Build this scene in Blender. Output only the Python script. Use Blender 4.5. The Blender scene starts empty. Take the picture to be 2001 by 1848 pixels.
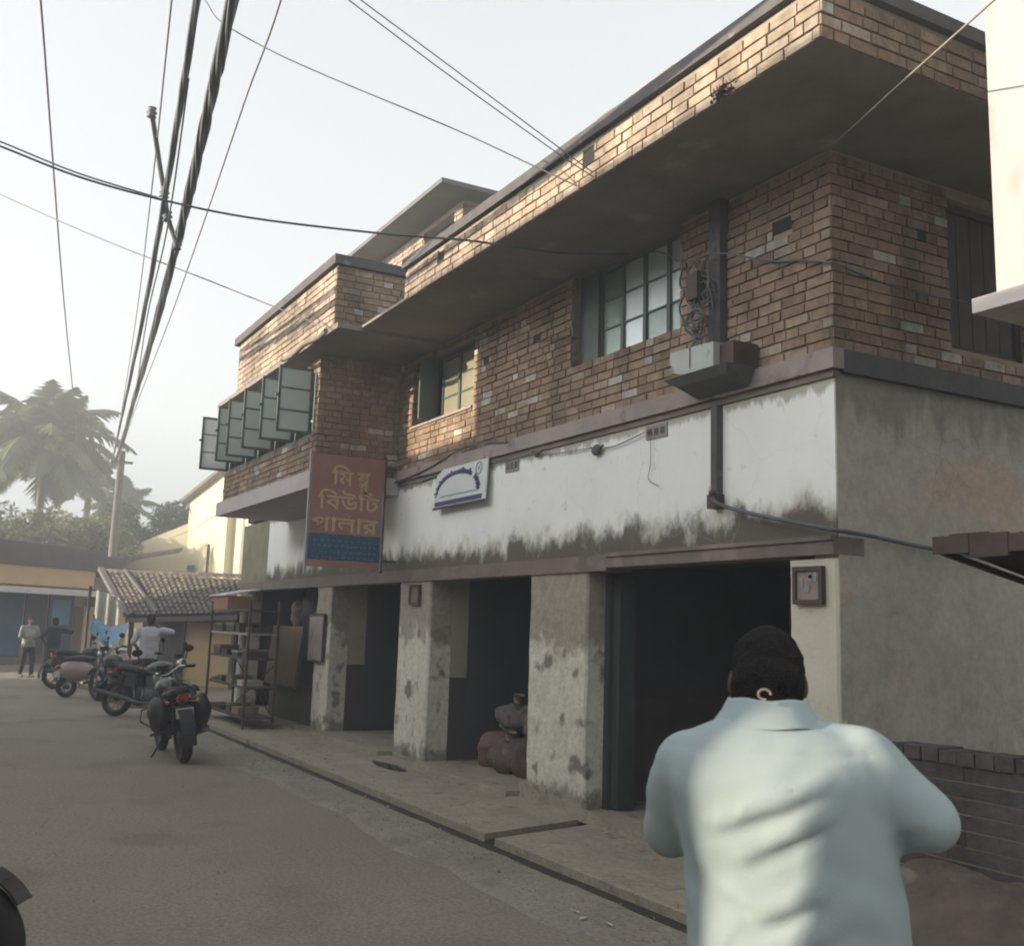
import bpy, bmesh, math, random
from mathutils import Vector, Matrix, noise
random.seed(11)
S = bpy.context.scene
C = S.collection
RAD = math.radians
# ---------------------------------------------------------------- camera
cam_d = bpy.data.cameras.new('camera'); cam = bpy.data.objects.new('camera', cam_d); C.objects.link(cam)
R_ = Vector((0.48102, 0.87612, 0.03204)); U_ = Vector((0.12797, -0.10632, 0.98606)); F_ = Vector((-0.86732, 0.47022, 0.16326))
cam.matrix_world = Matrix(((R_.x, U_.x, -F_.x, 0), (R_.y, U_.y, -F_.y, 0), (R_.z, U_.z, -F_.z, 1.65), (0, 0, 0, 1)))
cam_d.lens = 37.425; cam_d.sensor_width = 36; cam_d.shift_x = 0.0021; cam_d.shift_y = -0.0205
cam_d.clip_start = 0.05; cam_d.clip_end = 2000
cam_d.dof.use_dof = True; cam_d.dof.focus_distance = 6.0; cam_d.dof.aperture_fstop = 7.0
S.camera = cam
# ---------------------------------------------------------------- sky, sun, exposure
SUN_AZ, SUN_EL = 15.0, 14.0
W = bpy.data.worlds.new('World'); S.world = W; W.use_nodes = True
nt = W.node_tree; nt.nodes.clear()
out = nt.nodes.new('ShaderNodeOutputWorld'); bg = nt.nodes.new('ShaderNodeBackground')
sky = nt.nodes.new('ShaderNodeTexSky'); sky.sky_type = 'NISHITA'; sky.sun_disc = False
sky.sun_elevation = RAD(SUN_EL); sky.sun_rotation = RAD(180 + SUN_AZ)
sky.air_density = 1.0; sky.dust_density = 4.0; sky.ozone_density = 1.5
hs = nt.nodes.new('ShaderNodeHueSaturation'); hs.inputs['Saturation'].default_value = 0.12
mx = nt.nodes.new('ShaderNodeMix'); mx.data_type = 'RGBA'; mx.inputs[0].default_value = 0.16
mx.inputs[7].default_value = (7.75, 8.4, 8.65, 1)          # pale even overcast veil over the sky
nt.links.new(sky.outputs[0], hs.inputs['Color']); nt.links.new(hs.outputs[0], mx.inputs[6])
nt.links.new(mx.outputs[2], bg.inputs[0]); bg.inputs[1].default_value = 0.10
nt.links.new(bg.outputs[0], out.inputs[0])
sd = bpy.data.lights.new('sun', 'SUN'); sun = bpy.data.objects.new('sun', sd); C.objects.link(sun)
sd.energy = 3.3; sd.angle = RAD(0.45); sd.color = (1.0, 0.83, 0.62)
tv = Vector((math.sin(RAD(SUN_AZ)) * math.cos(RAD(SUN_EL)), math.cos(RAD(SUN_AZ)) * math.cos(RAD(SUN_EL)), -math.sin(RAD(SUN_EL))))
sun.rotation_euler = tv.to_track_quat('-Z', 'Y').to_euler(); sun.location = (-10, -30, 30)
S.view_settings.view_transform = 'Standard'; S.view_settings.look = 'None'; S.view_settings.gamma = 1
S.view_settings.exposure = 1.6; S.view_settings.use_curve_mapping = False
S.cycles.filter_width = 1.9
S.cycles.max_bounces = 6
# ---------------------------------------------------------------- materials
def M(name, a, b=None, sc=2.0, rough=.88, bump=0., bsc=30., metal=0., spec=.3, c=None, csc=9., cth=.6, stretch=(1, 1, 1), det=5):
    """two-tone noisy surface in world position, with optional third blotch colour c and a fine relief"""
    m = bpy.data.materials.new(name); m.use_nodes = True; t = m.node_tree; n = t.nodes; L = t.links
    p = n['Principled BSDF']; p.inputs['Roughness'].default_value = rough; p.inputs['Metallic'].default_value = metal
    p.inputs['Specular IOR Level'].default_value = spec
    g = n.new('ShaderNodeNewGeometry'); mp = n.new('ShaderNodeMapping'); mp.inputs['Scale'].default_value = stretch
    L.new(g.outputs['Position'], mp.inputs[0])
    if b is None: b = tuple(x * .8 for x in a)
    nz = n.new('ShaderNodeTexNoise'); nz.inputs['Scale'].default_value = sc; nz.inputs['Detail'].default_value = det; nz.inputs['Roughness'].default_value = .62
    L.new(mp.outputs[0], nz.inputs['Vector'])
    r = n.new('ShaderNodeValToRGB'); r.color_ramp.elements[0].position = .32; r.color_ramp.elements[1].position = .68
    r.color_ramp.elements[0].color = (*a, 1); r.color_ramp.elements[1].color = (*b, 1)
    L.new(nz.outputs[0], r.inputs[0]); col = r.outputs[0]
    if c is not None:
        n2 = n.new('ShaderNodeTexNoise'); n2.inputs['Scale'].default_value = csc; n2.inputs['Detail'].default_value = 6
        L.new(mp.outputs[0], n2.inputs['Vector'])
        r2 = n.new('ShaderNodeValToRGB'); r2.color_ramp.elements[0].position = cth; r2.color_ramp.elements[1].position = cth + .09
        L.new(n2.outputs[0], r2.inputs[0])
        x = n.new('ShaderNodeMix'); x.data_type = 'RGBA'; L.new(r2.outputs[0], x.inputs[0]); L.new(col, x.inputs[6]); x.inputs[7].default_value = (*c, 1)
        col = x.outputs[2]
    L.new(col, p.inputs['Base Color'])
    if bump:
        n3 = n.new('ShaderNodeTexNoise'); n3.inputs['Scale'].default_value = bsc; n3.inputs['Detail'].default_value = 4
        L.new(g.outputs['Position'], n3.inputs['Vector'])
        bp = n.new('ShaderNodeBump'); bp.inputs['Strength'].default_value = bump; bp.inputs['Distance'].default_value = .02
        L.new(n3.outputs[0], bp.inputs['Height']); L.new(bp.outputs[0], p.inputs['Normal'])
    m['_col'] = 1
    return m
def basecol(m):
    t = m.node_tree; l = [l for l in t.links if l.to_socket.name == 'Base Color'][0]
    return t, l.from_socket, l
def band(t, lo, hi, sock, soft_noise=None):
    pass
def add_stain(m, color, z0, z1, nsc=(5, 5, .8), nscale=2.2, thr=(.42, .62), amt=1.0, up=True):
    """mould or damp that climbs (up) from z0 and fades out by z1 in uneven tongues"""
    t, src, l = basecol(m); n = t.nodes; L = t.links
    g = n.new('ShaderNodeNewGeometry'); s = n.new('ShaderNodeSeparateXYZ'); L.new(g.outputs['Position'], s.inputs[0])
    mr = n.new('ShaderNodeMapRange'); mr.clamp = True
    mr.inputs[1].default_value = z0; mr.inputs[2].default_value = z1; mr.inputs[3].default_value = .36 if up else -.36; mr.inputs[4].default_value = -.36 if up else .36
    L.new(s.outputs[2], mr.inputs[0])
    mp = n.new('ShaderNodeMapping'); mp.inputs['Scale'].default_value = nsc; L.new(g.outputs['Position'], mp.inputs[0])
    nz = n.new('ShaderNodeTexNoise'); nz.inputs['Scale'].default_value = nscale; nz.inputs['Detail'].default_value = 6; nz.inputs['Roughness'].default_value = .65
    L.new(mp.outputs[0], nz.inputs['Vector'])
    ad = n.new('ShaderNodeMath'); ad.operation = 'ADD'; L.new(nz.outputs[0], ad.inputs[0]); L.new(mr.outputs[0], ad.inputs[1])
    r = n.new('ShaderNodeMapRange'); r.interpolation_type = 'SMOOTHSTEP'; r.inputs[1].default_value = thr[0]; r.inputs[2].default_value = thr[1]; r.inputs[4].default_value = amt
    L.new(ad.outputs[0], r.inputs[0])
    x = n.new('ShaderNodeMix'); x.data_type = 'RGBA'; L.new(r.outputs[0], x.inputs[0]); L.new(src, x.inputs[6]); x.inputs[7].default_value = (*color, 1)
    L.new(x.outputs[2], l.to_socket) if False else None
    p = n['Principled BSDF']; L.new(x.outputs[2], p.inputs['Base Color'])
def brickmat(name, stops, rough=.92):
    m = bpy.data.materials.new(name); m.use_nodes = True; t = m.node_tree; n = t.nodes; L = t.links
    p = n['Principled BSDF']; p.inputs['Roughness'].default_value = rough; p.inputs['Specular IOR Level'].default_value = .2
    a = n.new('ShaderNodeAttribute'); a.attribute_name = 'tone'
    r = n.new('ShaderNodeValToRGB'); e = r.color_ramp.elements
    e[0].position, e[0].color = stops[0][0], (*stops[0][1], 1); e[1].position, e[1].color = stops[-1][0], (*stops[-1][1], 1)
    for q, c in stops[1:-1]:
        k = e.new(q); k.color = (*c, 1)
    L.new(a.outputs['Fac'], r.inputs[0])
    g = n.new('ShaderNodeNewGeometry')
    nz = n.new('ShaderNodeTexNoise'); nz.inputs['Scale'].default_value = 16; nz.inputs['Detail'].default_value = 7; nz.inputs['Roughness'].default_value = .7
    L.new(g.outputs['Position'], nz.inputs['Vector'])
    mr = n.new('ShaderNodeMapRange'); mr.inputs[1].default_value = .3; mr.inputs[2].default_value = .7; mr.inputs[3].default_value = .62; mr.inputs[4].default_value = 1.28
    L.new(nz.outputs[0], mr.inputs[0])
    x = n.new('ShaderNodeVectorMath'); x.operation = 'SCALE'; L.new(r.outputs[0], x.inputs[0]); L.new(mr.outputs[0], x.inputs['Scale'])
    # soot and rain streaks running over several bricks
    n4 = n.new('ShaderNodeTexNoise'); n4.inputs['Scale'].default_value = 1.5; n4.inputs['Detail'].default_value = 6
    mpp = n.new('ShaderNodeMapping'); mpp.inputs['Scale'].default_value = (1.6, 1.6, .5); L.new(g.outputs['Position'], mpp.inputs[0]); L.new(mpp.outputs[0], n4.inputs['Vector'])
    m2 = n.new('ShaderNodeMapRange'); m2.inputs[1].default_value = .4; m2.inputs[2].default_value = .66; m2.inputs[3].default_value = 1.06; m2.inputs[4].default_value = .6
    L.new(n4.outputs[0], m2.inputs[0])
    y = n.new('ShaderNodeVectorMath'); y.operation = 'SCALE'; L.new(x.outputs[0], y.inputs[0]); L.new(m2.outputs[0], y.inputs['Scale'])
    L.new(y.outputs[0], p.inputs['Base Color'])
    n3 = n.new('ShaderNodeTexNoise'); n3.inputs['Scale'].default_value = 60; n3.inputs['Detail'].default_value = 3; L.new(g.outputs['Position'], n3.inputs['Vector'])
    bp = n.new('ShaderNodeBump'); bp.inputs['Strength'].default_value = .5; bp.inputs['Distance'].default_value = .01
    L.new(n3.outputs[0], bp.inputs['Height']); L.new(bp.outputs[0], p.inputs['Normal'])
    return m
mt = {}
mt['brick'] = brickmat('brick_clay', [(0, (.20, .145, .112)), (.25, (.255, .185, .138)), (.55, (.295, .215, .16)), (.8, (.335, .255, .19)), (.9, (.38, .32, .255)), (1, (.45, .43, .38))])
mt['brick_lit'] = brickmat('brick_clay_sunlit', [(0, (.31, .245, .185)), (.4, (.37, .30, .235)), (.8, (.42, .35, .28)), (1, (.46, .395, .325))])  # paler copy for sunlit fronts, the sun put into the colour
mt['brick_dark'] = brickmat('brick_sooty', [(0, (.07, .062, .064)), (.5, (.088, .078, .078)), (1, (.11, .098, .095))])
mt['mortar'] = M('mortar_joint', (.32, .265, .21), (.24, .195, .15), 6, bump=.4)
mt['roof_dark'] = M('weathered_grey_slab', (.13, .135, .14), (.095, .10, .105), 2.0, bump=.3)
mt['dull'] = M('dull_metal', (.10, .10, .105), (.07, .07, .075), 6, rough=.5, metal=.3)
mt['mortar_pale'] = M('mortar_pale', (.33, .285, .235), (.26, .225, .19), 6, bump=.4)
mt['white'] = M('whitewash', (.80, .81, .79), (.72, .74, .73), 1.6, bump=.15, bsc=12, c=(.58, .57, .53), csc=7, cth=.66)
add_stain(mt['white'], (.42, .40, .29), 2.30, 3.0, nsc=(2.0, 2.0, 1.2), nscale=1.8, thr=(.45, .80), amt=.8)
add_stain(mt['white'], (.10, .088, .075), 2.30, 2.92, nsc=(1.3, 1.3, .8), nscale=2.9, thr=(.47, .72), amt=.96)
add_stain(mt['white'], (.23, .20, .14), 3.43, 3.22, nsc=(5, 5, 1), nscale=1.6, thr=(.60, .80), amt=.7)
def add_cracks(m, sc, w, dark, amt, warp=.6):
    t = m.node_tree; n = t.nodes; L = t.links; p = n['Principled BSDF']; l = [l for l in L if l.to_socket == p.inputs['Base Color']][0]; src = l.from_socket
    g = n.new('ShaderNodeNewGeometry'); nz = n.new('ShaderNodeTexNoise'); nz.inputs['Scale'].default_value = sc * 2.2; nz.inputs['Detail'].default_value = 6; L.new(g.outputs['Position'], nz.inputs['Vector'])
    sc_ = n.new('ShaderNodeVectorMath'); sc_.operation = 'SCALE'; sc_.inputs['Scale'].default_value = warp; L.new(nz.outputs['Color'], sc_.inputs[0])
    ad = n.new('ShaderNodeVectorMath'); L.new(g.outputs['Position'], ad.inputs[0]); L.new(sc_.outputs[0], ad.inputs[1])
    v = n.new('ShaderNodeTexVoronoi'); v.feature = 'DISTANCE_TO_EDGE'; v.inputs['Scale'].default_value = sc; L.new(ad.outputs[0], v.inputs['Vector'])
    mr = n.new('ShaderNodeMapRange'); mr.inputs[1].default_value = 0; mr.inputs[2].default_value = w; mr.inputs[3].default_value = amt; mr.inputs[4].default_value = 0; L.new(v.outputs['Distance'], mr.inputs[0])
    n2 = n.new('ShaderNodeTexNoise'); n2.inputs['Scale'].default_value = sc * .7; L.new(g.outputs['Position'], n2.inputs['Vector'])
    m2 = n.new('ShaderNodeMapRange'); m2.inputs[1].default_value = .48; m2.inputs[2].default_value = .62; L.new(n2.outputs[0], m2.inputs[0])
    mu = n.new('ShaderNodeMath'); mu.operation = 'MULTIPLY'; L.new(mr.outputs[0], mu.inputs[0]); L.new(m2.outputs[0], mu.inputs[1])
    x = n.new('ShaderNodeMix'); x.data_type = 'RGBA'; L.new(mu.outputs[0], x.inputs[0]); L.new(src, x.inputs[6]); x.inputs[7].default_value = (*dark, 1); L.new(x.outputs[2], p.inputs['Base Color'])
mt['olive'] = M('olive_plaster', (.27, .26, .17), (.17, .165, .115), 3, bump=.2)
mt['plaster'] = M('cement_plaster', (.36, .345, .295), (.45, .43, .37), 1.1, bump=.35, bsc=14, c=(.47, .375, .29), csc=1.0, cth=.58)
add_stain(mt['plaster'], (.34, .335, .27), 2.2, 3.6, nsc=(2, 2, 1), nscale=1.2, thr=(.5, .8), amt=.7, up=False)
add_stain(mt['plaster'], (.19, .18, .17), 0.0, 2.0, nsc=(1.5, 1.5, 1.0), nscale=1.4, thr=(.42, .72), amt=.7)
add_stain(mt['plaster'], (.17, .165, .14), 3.5, 2.6, nsc=(4, 4, .5), nscale=1.3, thr=(.50, .76), amt=.6)
mt['pillar'] = M('limewashed_pillar', (.62, .60, .52), (.53, .515, .44), 3.0, bump=.5, bsc=14, c=(.21, .19, .16), csc=4.2, cth=.57)
add_stain(mt['pillar'], (.27, .24, .195), 1.1, 1.9, nsc=(2, 2, 1.4), nscale=1.6, thr=(.42, .56), amt=.85, up=False)
add_stain(mt['pillar'], (.12, .105, .085), 0.0, .55, nsc=(3, 3, 2), nscale=2.2, thr=(.5, .7), amt=.7)
mt['pillar_cream'] = M('cream_pillar', (.62, .60, .50), (.52, .50, .42), 3.0, bump=.2, c=(.40, .37, .3), csc=8, cth=.66)
mt['beam'] = M('brown_oxide_beam', (.21, .17, .155), (.145, .12, .11), 2.2, bump=.3, c=(.25, .195, .18), csc=2.5, cth=.56)
mt['ledge'] = M('mauve_ledge', (.34, .285, .275), (.25, .21, .20), 2.0, bump=.3, c=(.16, .13, .12), csc=3, cth=.6)
mt['ledge_dark'] = M('black_ledge', (.075, .078, .083), (.11, .11, .11), 3, bump=.3)
mt['slab'] = M('lilac_slab', (.46, .42, .43), (.38, .345, .35), 2.5, bump=.2)
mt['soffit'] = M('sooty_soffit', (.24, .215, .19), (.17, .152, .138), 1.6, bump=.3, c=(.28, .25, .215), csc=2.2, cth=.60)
mt['coping'] = M('weathered_coping', (.11, .105, .11), (.075, .072, .078), 4, bump=.4, c=(.2, .19, .17), csc=7, cth=.64)
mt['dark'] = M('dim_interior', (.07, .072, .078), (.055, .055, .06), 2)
mt['dado'] = M('brown_dado', (.085, .072, .068), (.065, .056, .054), 3)
mt['cream_in'] = M('cream_inner_wall', (.38, .355, .28), (.3, .285, .225), 3, c=(.2, .185, .15), csc=5, cth=.65)
mt['floor'] = M('worn_cement_floor', (.34, .30, .235), (.26, .228, .18), 2.4, bump=.3, c=(.18, .155, .125), csc=4, cth=.62)
mt['asphalt'] = M('dusty_asphalt', (.265, .232, .188), (.305, .268, .220), .5, bump=1.0, bsc=120, c=(.245, .208, .170), csc=.8, cth=.56, det=9)
mt['verge'] = M('cement_verge', (.26, .24, .198), (.215, .197, .165), 1.2, bump=.5, bsc=40, c=(.20, .182, .152), csc=2.2, cth=.55)
mt['earth'] = M('dusty_earth', (.24, .19, .14), (.17, .135, .10), .7, bump=.6, bsc=30)
mt['drain'] = M('drain_mud_shade', (.04, .034, .03), (.055, .047, .04), 5, rough=.75)
mt['vent'] = M('hole_shade_black', (.022, .022, .024), (.03, .03, .03), 9)  # near-black colour standing in for the shade inside holes
mt['soilred'] = M('red_grit', (.3, .22, .17), (.22, .17, .14), 9)
mt['soil'] = M('brown_spoil', (.15, .12, .10), (.09, .072, .065), 5, bump=1.0, bsc=25, c=(.20, .17, .14), csc=4, cth=.6)
mt['green'] = M('green_steel_frame', (.09, .12, .11), (.07, .095, .09), 8, rough=.55, spec=.4)
mt['wood'] = M('dark_wood', (.10, .085, .075), (.07, .06, .055), 6, stretch=(3, 3, .6))
mt['wire'] = M('black_cable', (.11, .125, .14), (.08, .09, .10), 6, rough=.6)
mt['wire_grey'] = M('grey_cable', (.24, .25, .27), (.18, .19, .2), 6, rough=.6)
mt['rope'] = M('pale_cord', (.30, .28, .25), (.22, .2, .18), 6)
mt['steel'] = M('galvanised_steel', (.32, .33, .34), (.24, .25, .26), 6, rough=.5, metal=.4)
mt['rust'] = M('rusty_steel', (.10, .07, .06), (.06, .045, .04), 7, rough=.8)
mt['concrete'] = M('pole_concrete', (.17, .16, .145), (.12, .115, .105), 5, bump=.2)
mt['red'] = M('faded_red_vinyl', (.33, .175, .155), (.27, .14, .13), 2.5, rough=.6, c=(.36, .21, .16), csc=2, cth=.55)
mt['gold'] = M('gold_lettering', (.55, .39, .25), (.47, .33, .215), 6, rough=.6)
mt['bluev'] = M('blue_vinyl', (.05, .11, .19), (.04, .09, .16), 4, rough=.6)
mt['bluetext'] = M('pale_blue_print', (.22, .29, .36), (.17, .24, .31), 6)
mt['signw'] = M('sign_white', (.58, .61, .60), (.52, .56, .56), 4, rough=.6)
mt['boxgrey'] = M('aged_grey_enamel', (.40, .43, .42), (.33, .35, .345), 5, rough=.6, c=(.24, .22, .19), csc=8, cth=.62)
mt['sack'] = M('brown_jute', (.15, .12, .10), (.10, .08, .07), 5, bump=.6, bsc=60, c=(.2, .165, .15), csc=9, cth=.55)
mt['sackm'] = M('mauve_sacking', (.20, .165, .165), (.13, .105, .11), 5, bump=.6, bsc=60, c=(.09, .075, .075), csc=9, cth=.55)
mt['sackred'] = M('reddish_sacking', (.20, .12, .10), (.13, .085, .075), 5, bump=.6, bsc=60)
mt['navy'] = M('navy_print', (.05, .055, .13), (.07, .08, .17), 12)
mt['teal'] = M('teal_print', (.22, .34, .34), (.18, .3, .3), 12)
mt['black'] = M('black_rubber', (.022, .022, .024), (.03, .03, .03), 10, rough=.7)
mt['blackpaint'] = M('black_paint', (.02, .02, .024), (.03, .03, .034), 3, rough=.28, spec=.5)
mt['chrome'] = M('chrome', (.5, .5, .5), (.4, .4, .4), 9, rough=.25, metal=.9)
mt['redlens'] = M('red_lens', (.30, .02, .02), (.22, .02, .02), 9, rough=.2, spec=.5)
mt['plate'] = M('number_plate', (.45, .45, .42), (.36, .36, .33), 20)
mt['seat'] = M('black_vinyl_seat', (.03, .028, .03), (.02, .02, .02), 8, rough=.5)
mt['maroon'] = M('maroon_paint', (.11, .025, .03), (.08, .02, .02), 3, rough=.3, spec=.5)
mt['bluepaint'] = M('blue_paint', (.03, .05, .10), (.02, .035, .08), 3, rough=.3, spec=.5)
mt['pinkpaint'] = M('dusty_pink_paint', (.36, .26, .24), (.30, .21, .2), 3, rough=.45, spec=.4)
mt['skin'] = M('brown_skin', (.125, .068, .048), (.10, .055, .04), 7, rough=.6, spec=.35)
mt['hair'] = M('black_hair', (.020, .018, .019), (.028, .025, .025), 60, rough=.9, bump=.8, bsc=200, spec=.1)
mt['mint'] = M('mint_cotton', (.345, .415, .43), (.32, .385, .405), 3, rough=.95, bump=.10, bsc=260, spec=.08)
mt['lilac'] = M('lilac_white_cotton', (.50, .51, .58), (.44, .45, .52), 6, rough=.95)
mt['greyshirt'] = M('grey_cotton', (.26, .27, .26), (.20, .21, .2), 6, rough=.95, c=(.4, .4, .4), csc=3, cth=.55)
mt['darkshirt'] = M('charcoal_cotton', (.045, .043, .055), (.035, .033, .04), 6, rough=.95)
mt['trouser'] = M('dark_trousers', (.03, .032, .042), (.022, .024, .03), 6, rough=.95)
mt['brownt'] = M('brown_trousers', (.07, .055, .05), (.05, .04, .036), 6, rough=.95)
mt['ochre'] = M('ochre_limewash', (.46, .34, .18), (.39, .29, .155), 1.6, c=(.32, .24, .14), csc=4, cth=.66)
mt['orange'] = M('orange_limewash', (.52, .36, .20), (.46, .32, .18), 1.2)
mt['yellow'] = M('pale_yellow_wall', (.66, .60, .40), (.60, .545, .37), 1.0, c=(.54, .49, .33), csc=2.2, cth=.66)
mt['tile'] = M('old_clay_tile', (.16, .135, .11), (.10, .088, .075), 3, bump=.4, c=(.24, .21, .165), csc=5, cth=.58)
mt['roofgrey'] = M('sooty_parapet', (.13, .115, .105), (.09, .08, .075), 1.5, bump=.3)
mt['tin'] = M('white_tin_edge', (.62, .57, .54), (.5, .46, .44), 6)
mt['blueshut'] = M('blue_shutter', (.07, .11, .16), (.05, .08, .12), 2.5)
mt['tarp'] = M('blue_tarpaulin', (.13, .27, .40), (.09, .2, .32), 5, rough=.5)
mt['sheet'] = M('pale_cloth', (.45, .46, .38), (.36, .36, .29), 5)
mt['card'] = M('cardboard', (.24, .19, .13), (.19, .145, .1), 4, c=(.3, .15, .1), csc=4, cth=.62)
mt['lid'] = M('pale_box_lid', (.62, .58, .55), (.55, .52, .5), 8)
mt['boxred'] = M('terracotta_box', (.36, .19, .13), (.28, .15, .11), 6)
mt['creamwall'] = M('cream_render', (.36, .37, .375), (.32, .33, .335), .9, c=(.29, .29, .285), csc=2.5, cth=.6, stretch=(2, 2, .5))
mt['leaf'] = M('green_leaf', (.10, .14, .05), (.16, .19, .08), .8, rough=.6)
mt['leaf_dark'] = M('dark_leaf', (.04, .075, .03), (.07, .11, .045), .8, rough=.6)
mt['leaf_olive'] = M('olive_leaf', (.17, .19, .08), (.24, .25, .11), .8, rough=.6)
mt['palm'] = M('palm_leaf', (.10, .135, .065), (.15, .18, .085), .5, rough=.6)
mt['palm_yellow'] = M('young_coconuts', (.34, .33, .12), (.26, .27, .1), 3)
mt['bark'] = M('grey_bark', (.16, .14, .115), (.1, .09, .075), 5, bump=.5)
mt['oppose'] = M('opposite_wall', (.62, .58, .50), (.55, .515, .45), .8)
mt['eyew'] = M('eye_white', (.6, .58, .55), None, 9)
def glass(name, col, rough, spec=.7):
    m = M(name, col, tuple(x * .86 for x in col), 2.0, rough=rough, spec=spec, metal=0 if 'milk' in name else .62, bump=.06, bsc=7); return m
mt['pane'] = glass('frosted_pane', (.78, .86, .88), .30)
mt['pane_open'] = M('dull_pane', (.50, .575, .56), (.42, .49, .48), 1.5, rough=.3, spec=.6)
mt['green_dark'] = M('dark_green_timber', (.05, .068, .062), (.035, .05, .046), 8, rough=.7)
mt['pane_green'] = glass('greenish_pane', (.36, .44, .42), .25)
mt['pane_cream'] = glass('cream_pane', (.60, .58, .44), .3)
mt['pane_milk'] = glass('milky_pane', (.75, .77, .78), .3)
for k in ('leaf', 'leaf_dark', 'leaf_olive', 'palm'):
    m = mt[k]; t = m.node_tree; p = t.nodes['Principled BSDF']; tr = t.nodes.new('ShaderNodeBsdfTranslucent')
    src = [l for l in t.links if l.to_socket == p.inputs['Base Color']][0].from_socket
    t.links.new(src, tr.inputs[0]); ms = t.nodes.new('ShaderNodeMixShader'); ms.inputs[0].default_value = .3
    o = t.nodes['Material Output']; t.links.new(p.outputs[0], ms.inputs[1]); t.links.new(tr.outputs[0], ms.inputs[2]); t.links.new(ms.outputs[0], o.inputs[0])
# window panes of milky/frosted sheet let some light through
for k in ('pane', 'pane_green', 'pane_milk', 'pane_cream'):
    m = mt[k]; t = m.node_tree; p = t.nodes['Principled BSDF']; tr = t.nodes.new('ShaderNodeBsdfTranslucent')
    src = [l for l in t.links if l.to_socket == p.inputs['Base Color']][0].from_socket
    t.links.new(src, tr.inputs[0]); ms = t.nodes.new('ShaderNodeMixShader'); ms.inputs[0].default_value = .5 if k == 'pane_milk' else .12
    o = t.nodes['Material Output']; t.links.new(p.outputs[0], ms.inputs[1]); t.links.new(tr.outputs[0], ms.inputs[2]); t.links.new(ms.outputs[0], o.inputs[0])
# ---------------------------------------------------------------- mesh builder
def add_speckle(m, sc, lo, hi):
    t = m.node_tree; n = t.nodes; L = t.links; p = n['Principled BSDF']; src = [l for l in L if l.to_socket == p.inputs['Base Color']][0].from_socket
    g = n.new('ShaderNodeNewGeometry'); v = n.new('ShaderNodeTexNoise'); v.inputs['Scale'].default_value = sc; v.inputs['Detail'].default_value = 3; v.inputs['Roughness'].default_value = .8; L.new(g.outputs['Position'], v.inputs['Vector'])
    mr = n.new('ShaderNodeMapRange'); mr.inputs[1].default_value = .35; mr.inputs[2].default_value = .65; mr.inputs[3].default_value = lo; mr.inputs[4].default_value = hi; L.new(v.outputs[0], mr.inputs[0])
    x = n.new('ShaderNodeVectorMath'); x.operation = 'SCALE'; L.new(src, x.inputs[0]); L.new(mr.outputs[0], x.inputs['Scale']); L.new(x.outputs[0], p.inputs['Base Color'])
add_speckle(mt['asphalt'], 38, .78, 1.22); add_speckle(mt['verge'], 30, .75, 1.25); add_speckle(mt['floor'], 22, .82, 1.18); add_speckle(mt['plaster'], 9, .88, 1.12); add_speckle(mt['pillar'], 16, .85, 1.15)
add_cracks(mt['plaster'], .8, .006, (.18, .17, .15), .45); add_cracks(mt['asphalt'], .7, .010, (.13, .12, .105), .35); add_cracks(mt['floor'], 1.1, .008, (.09, .08, .07), .8); add_cracks(mt['verge'], 1.3, .010, (.14, .13, .11), .4); add_cracks(mt['white'], .9, .006, (.40, .38, .34), .3)
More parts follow.
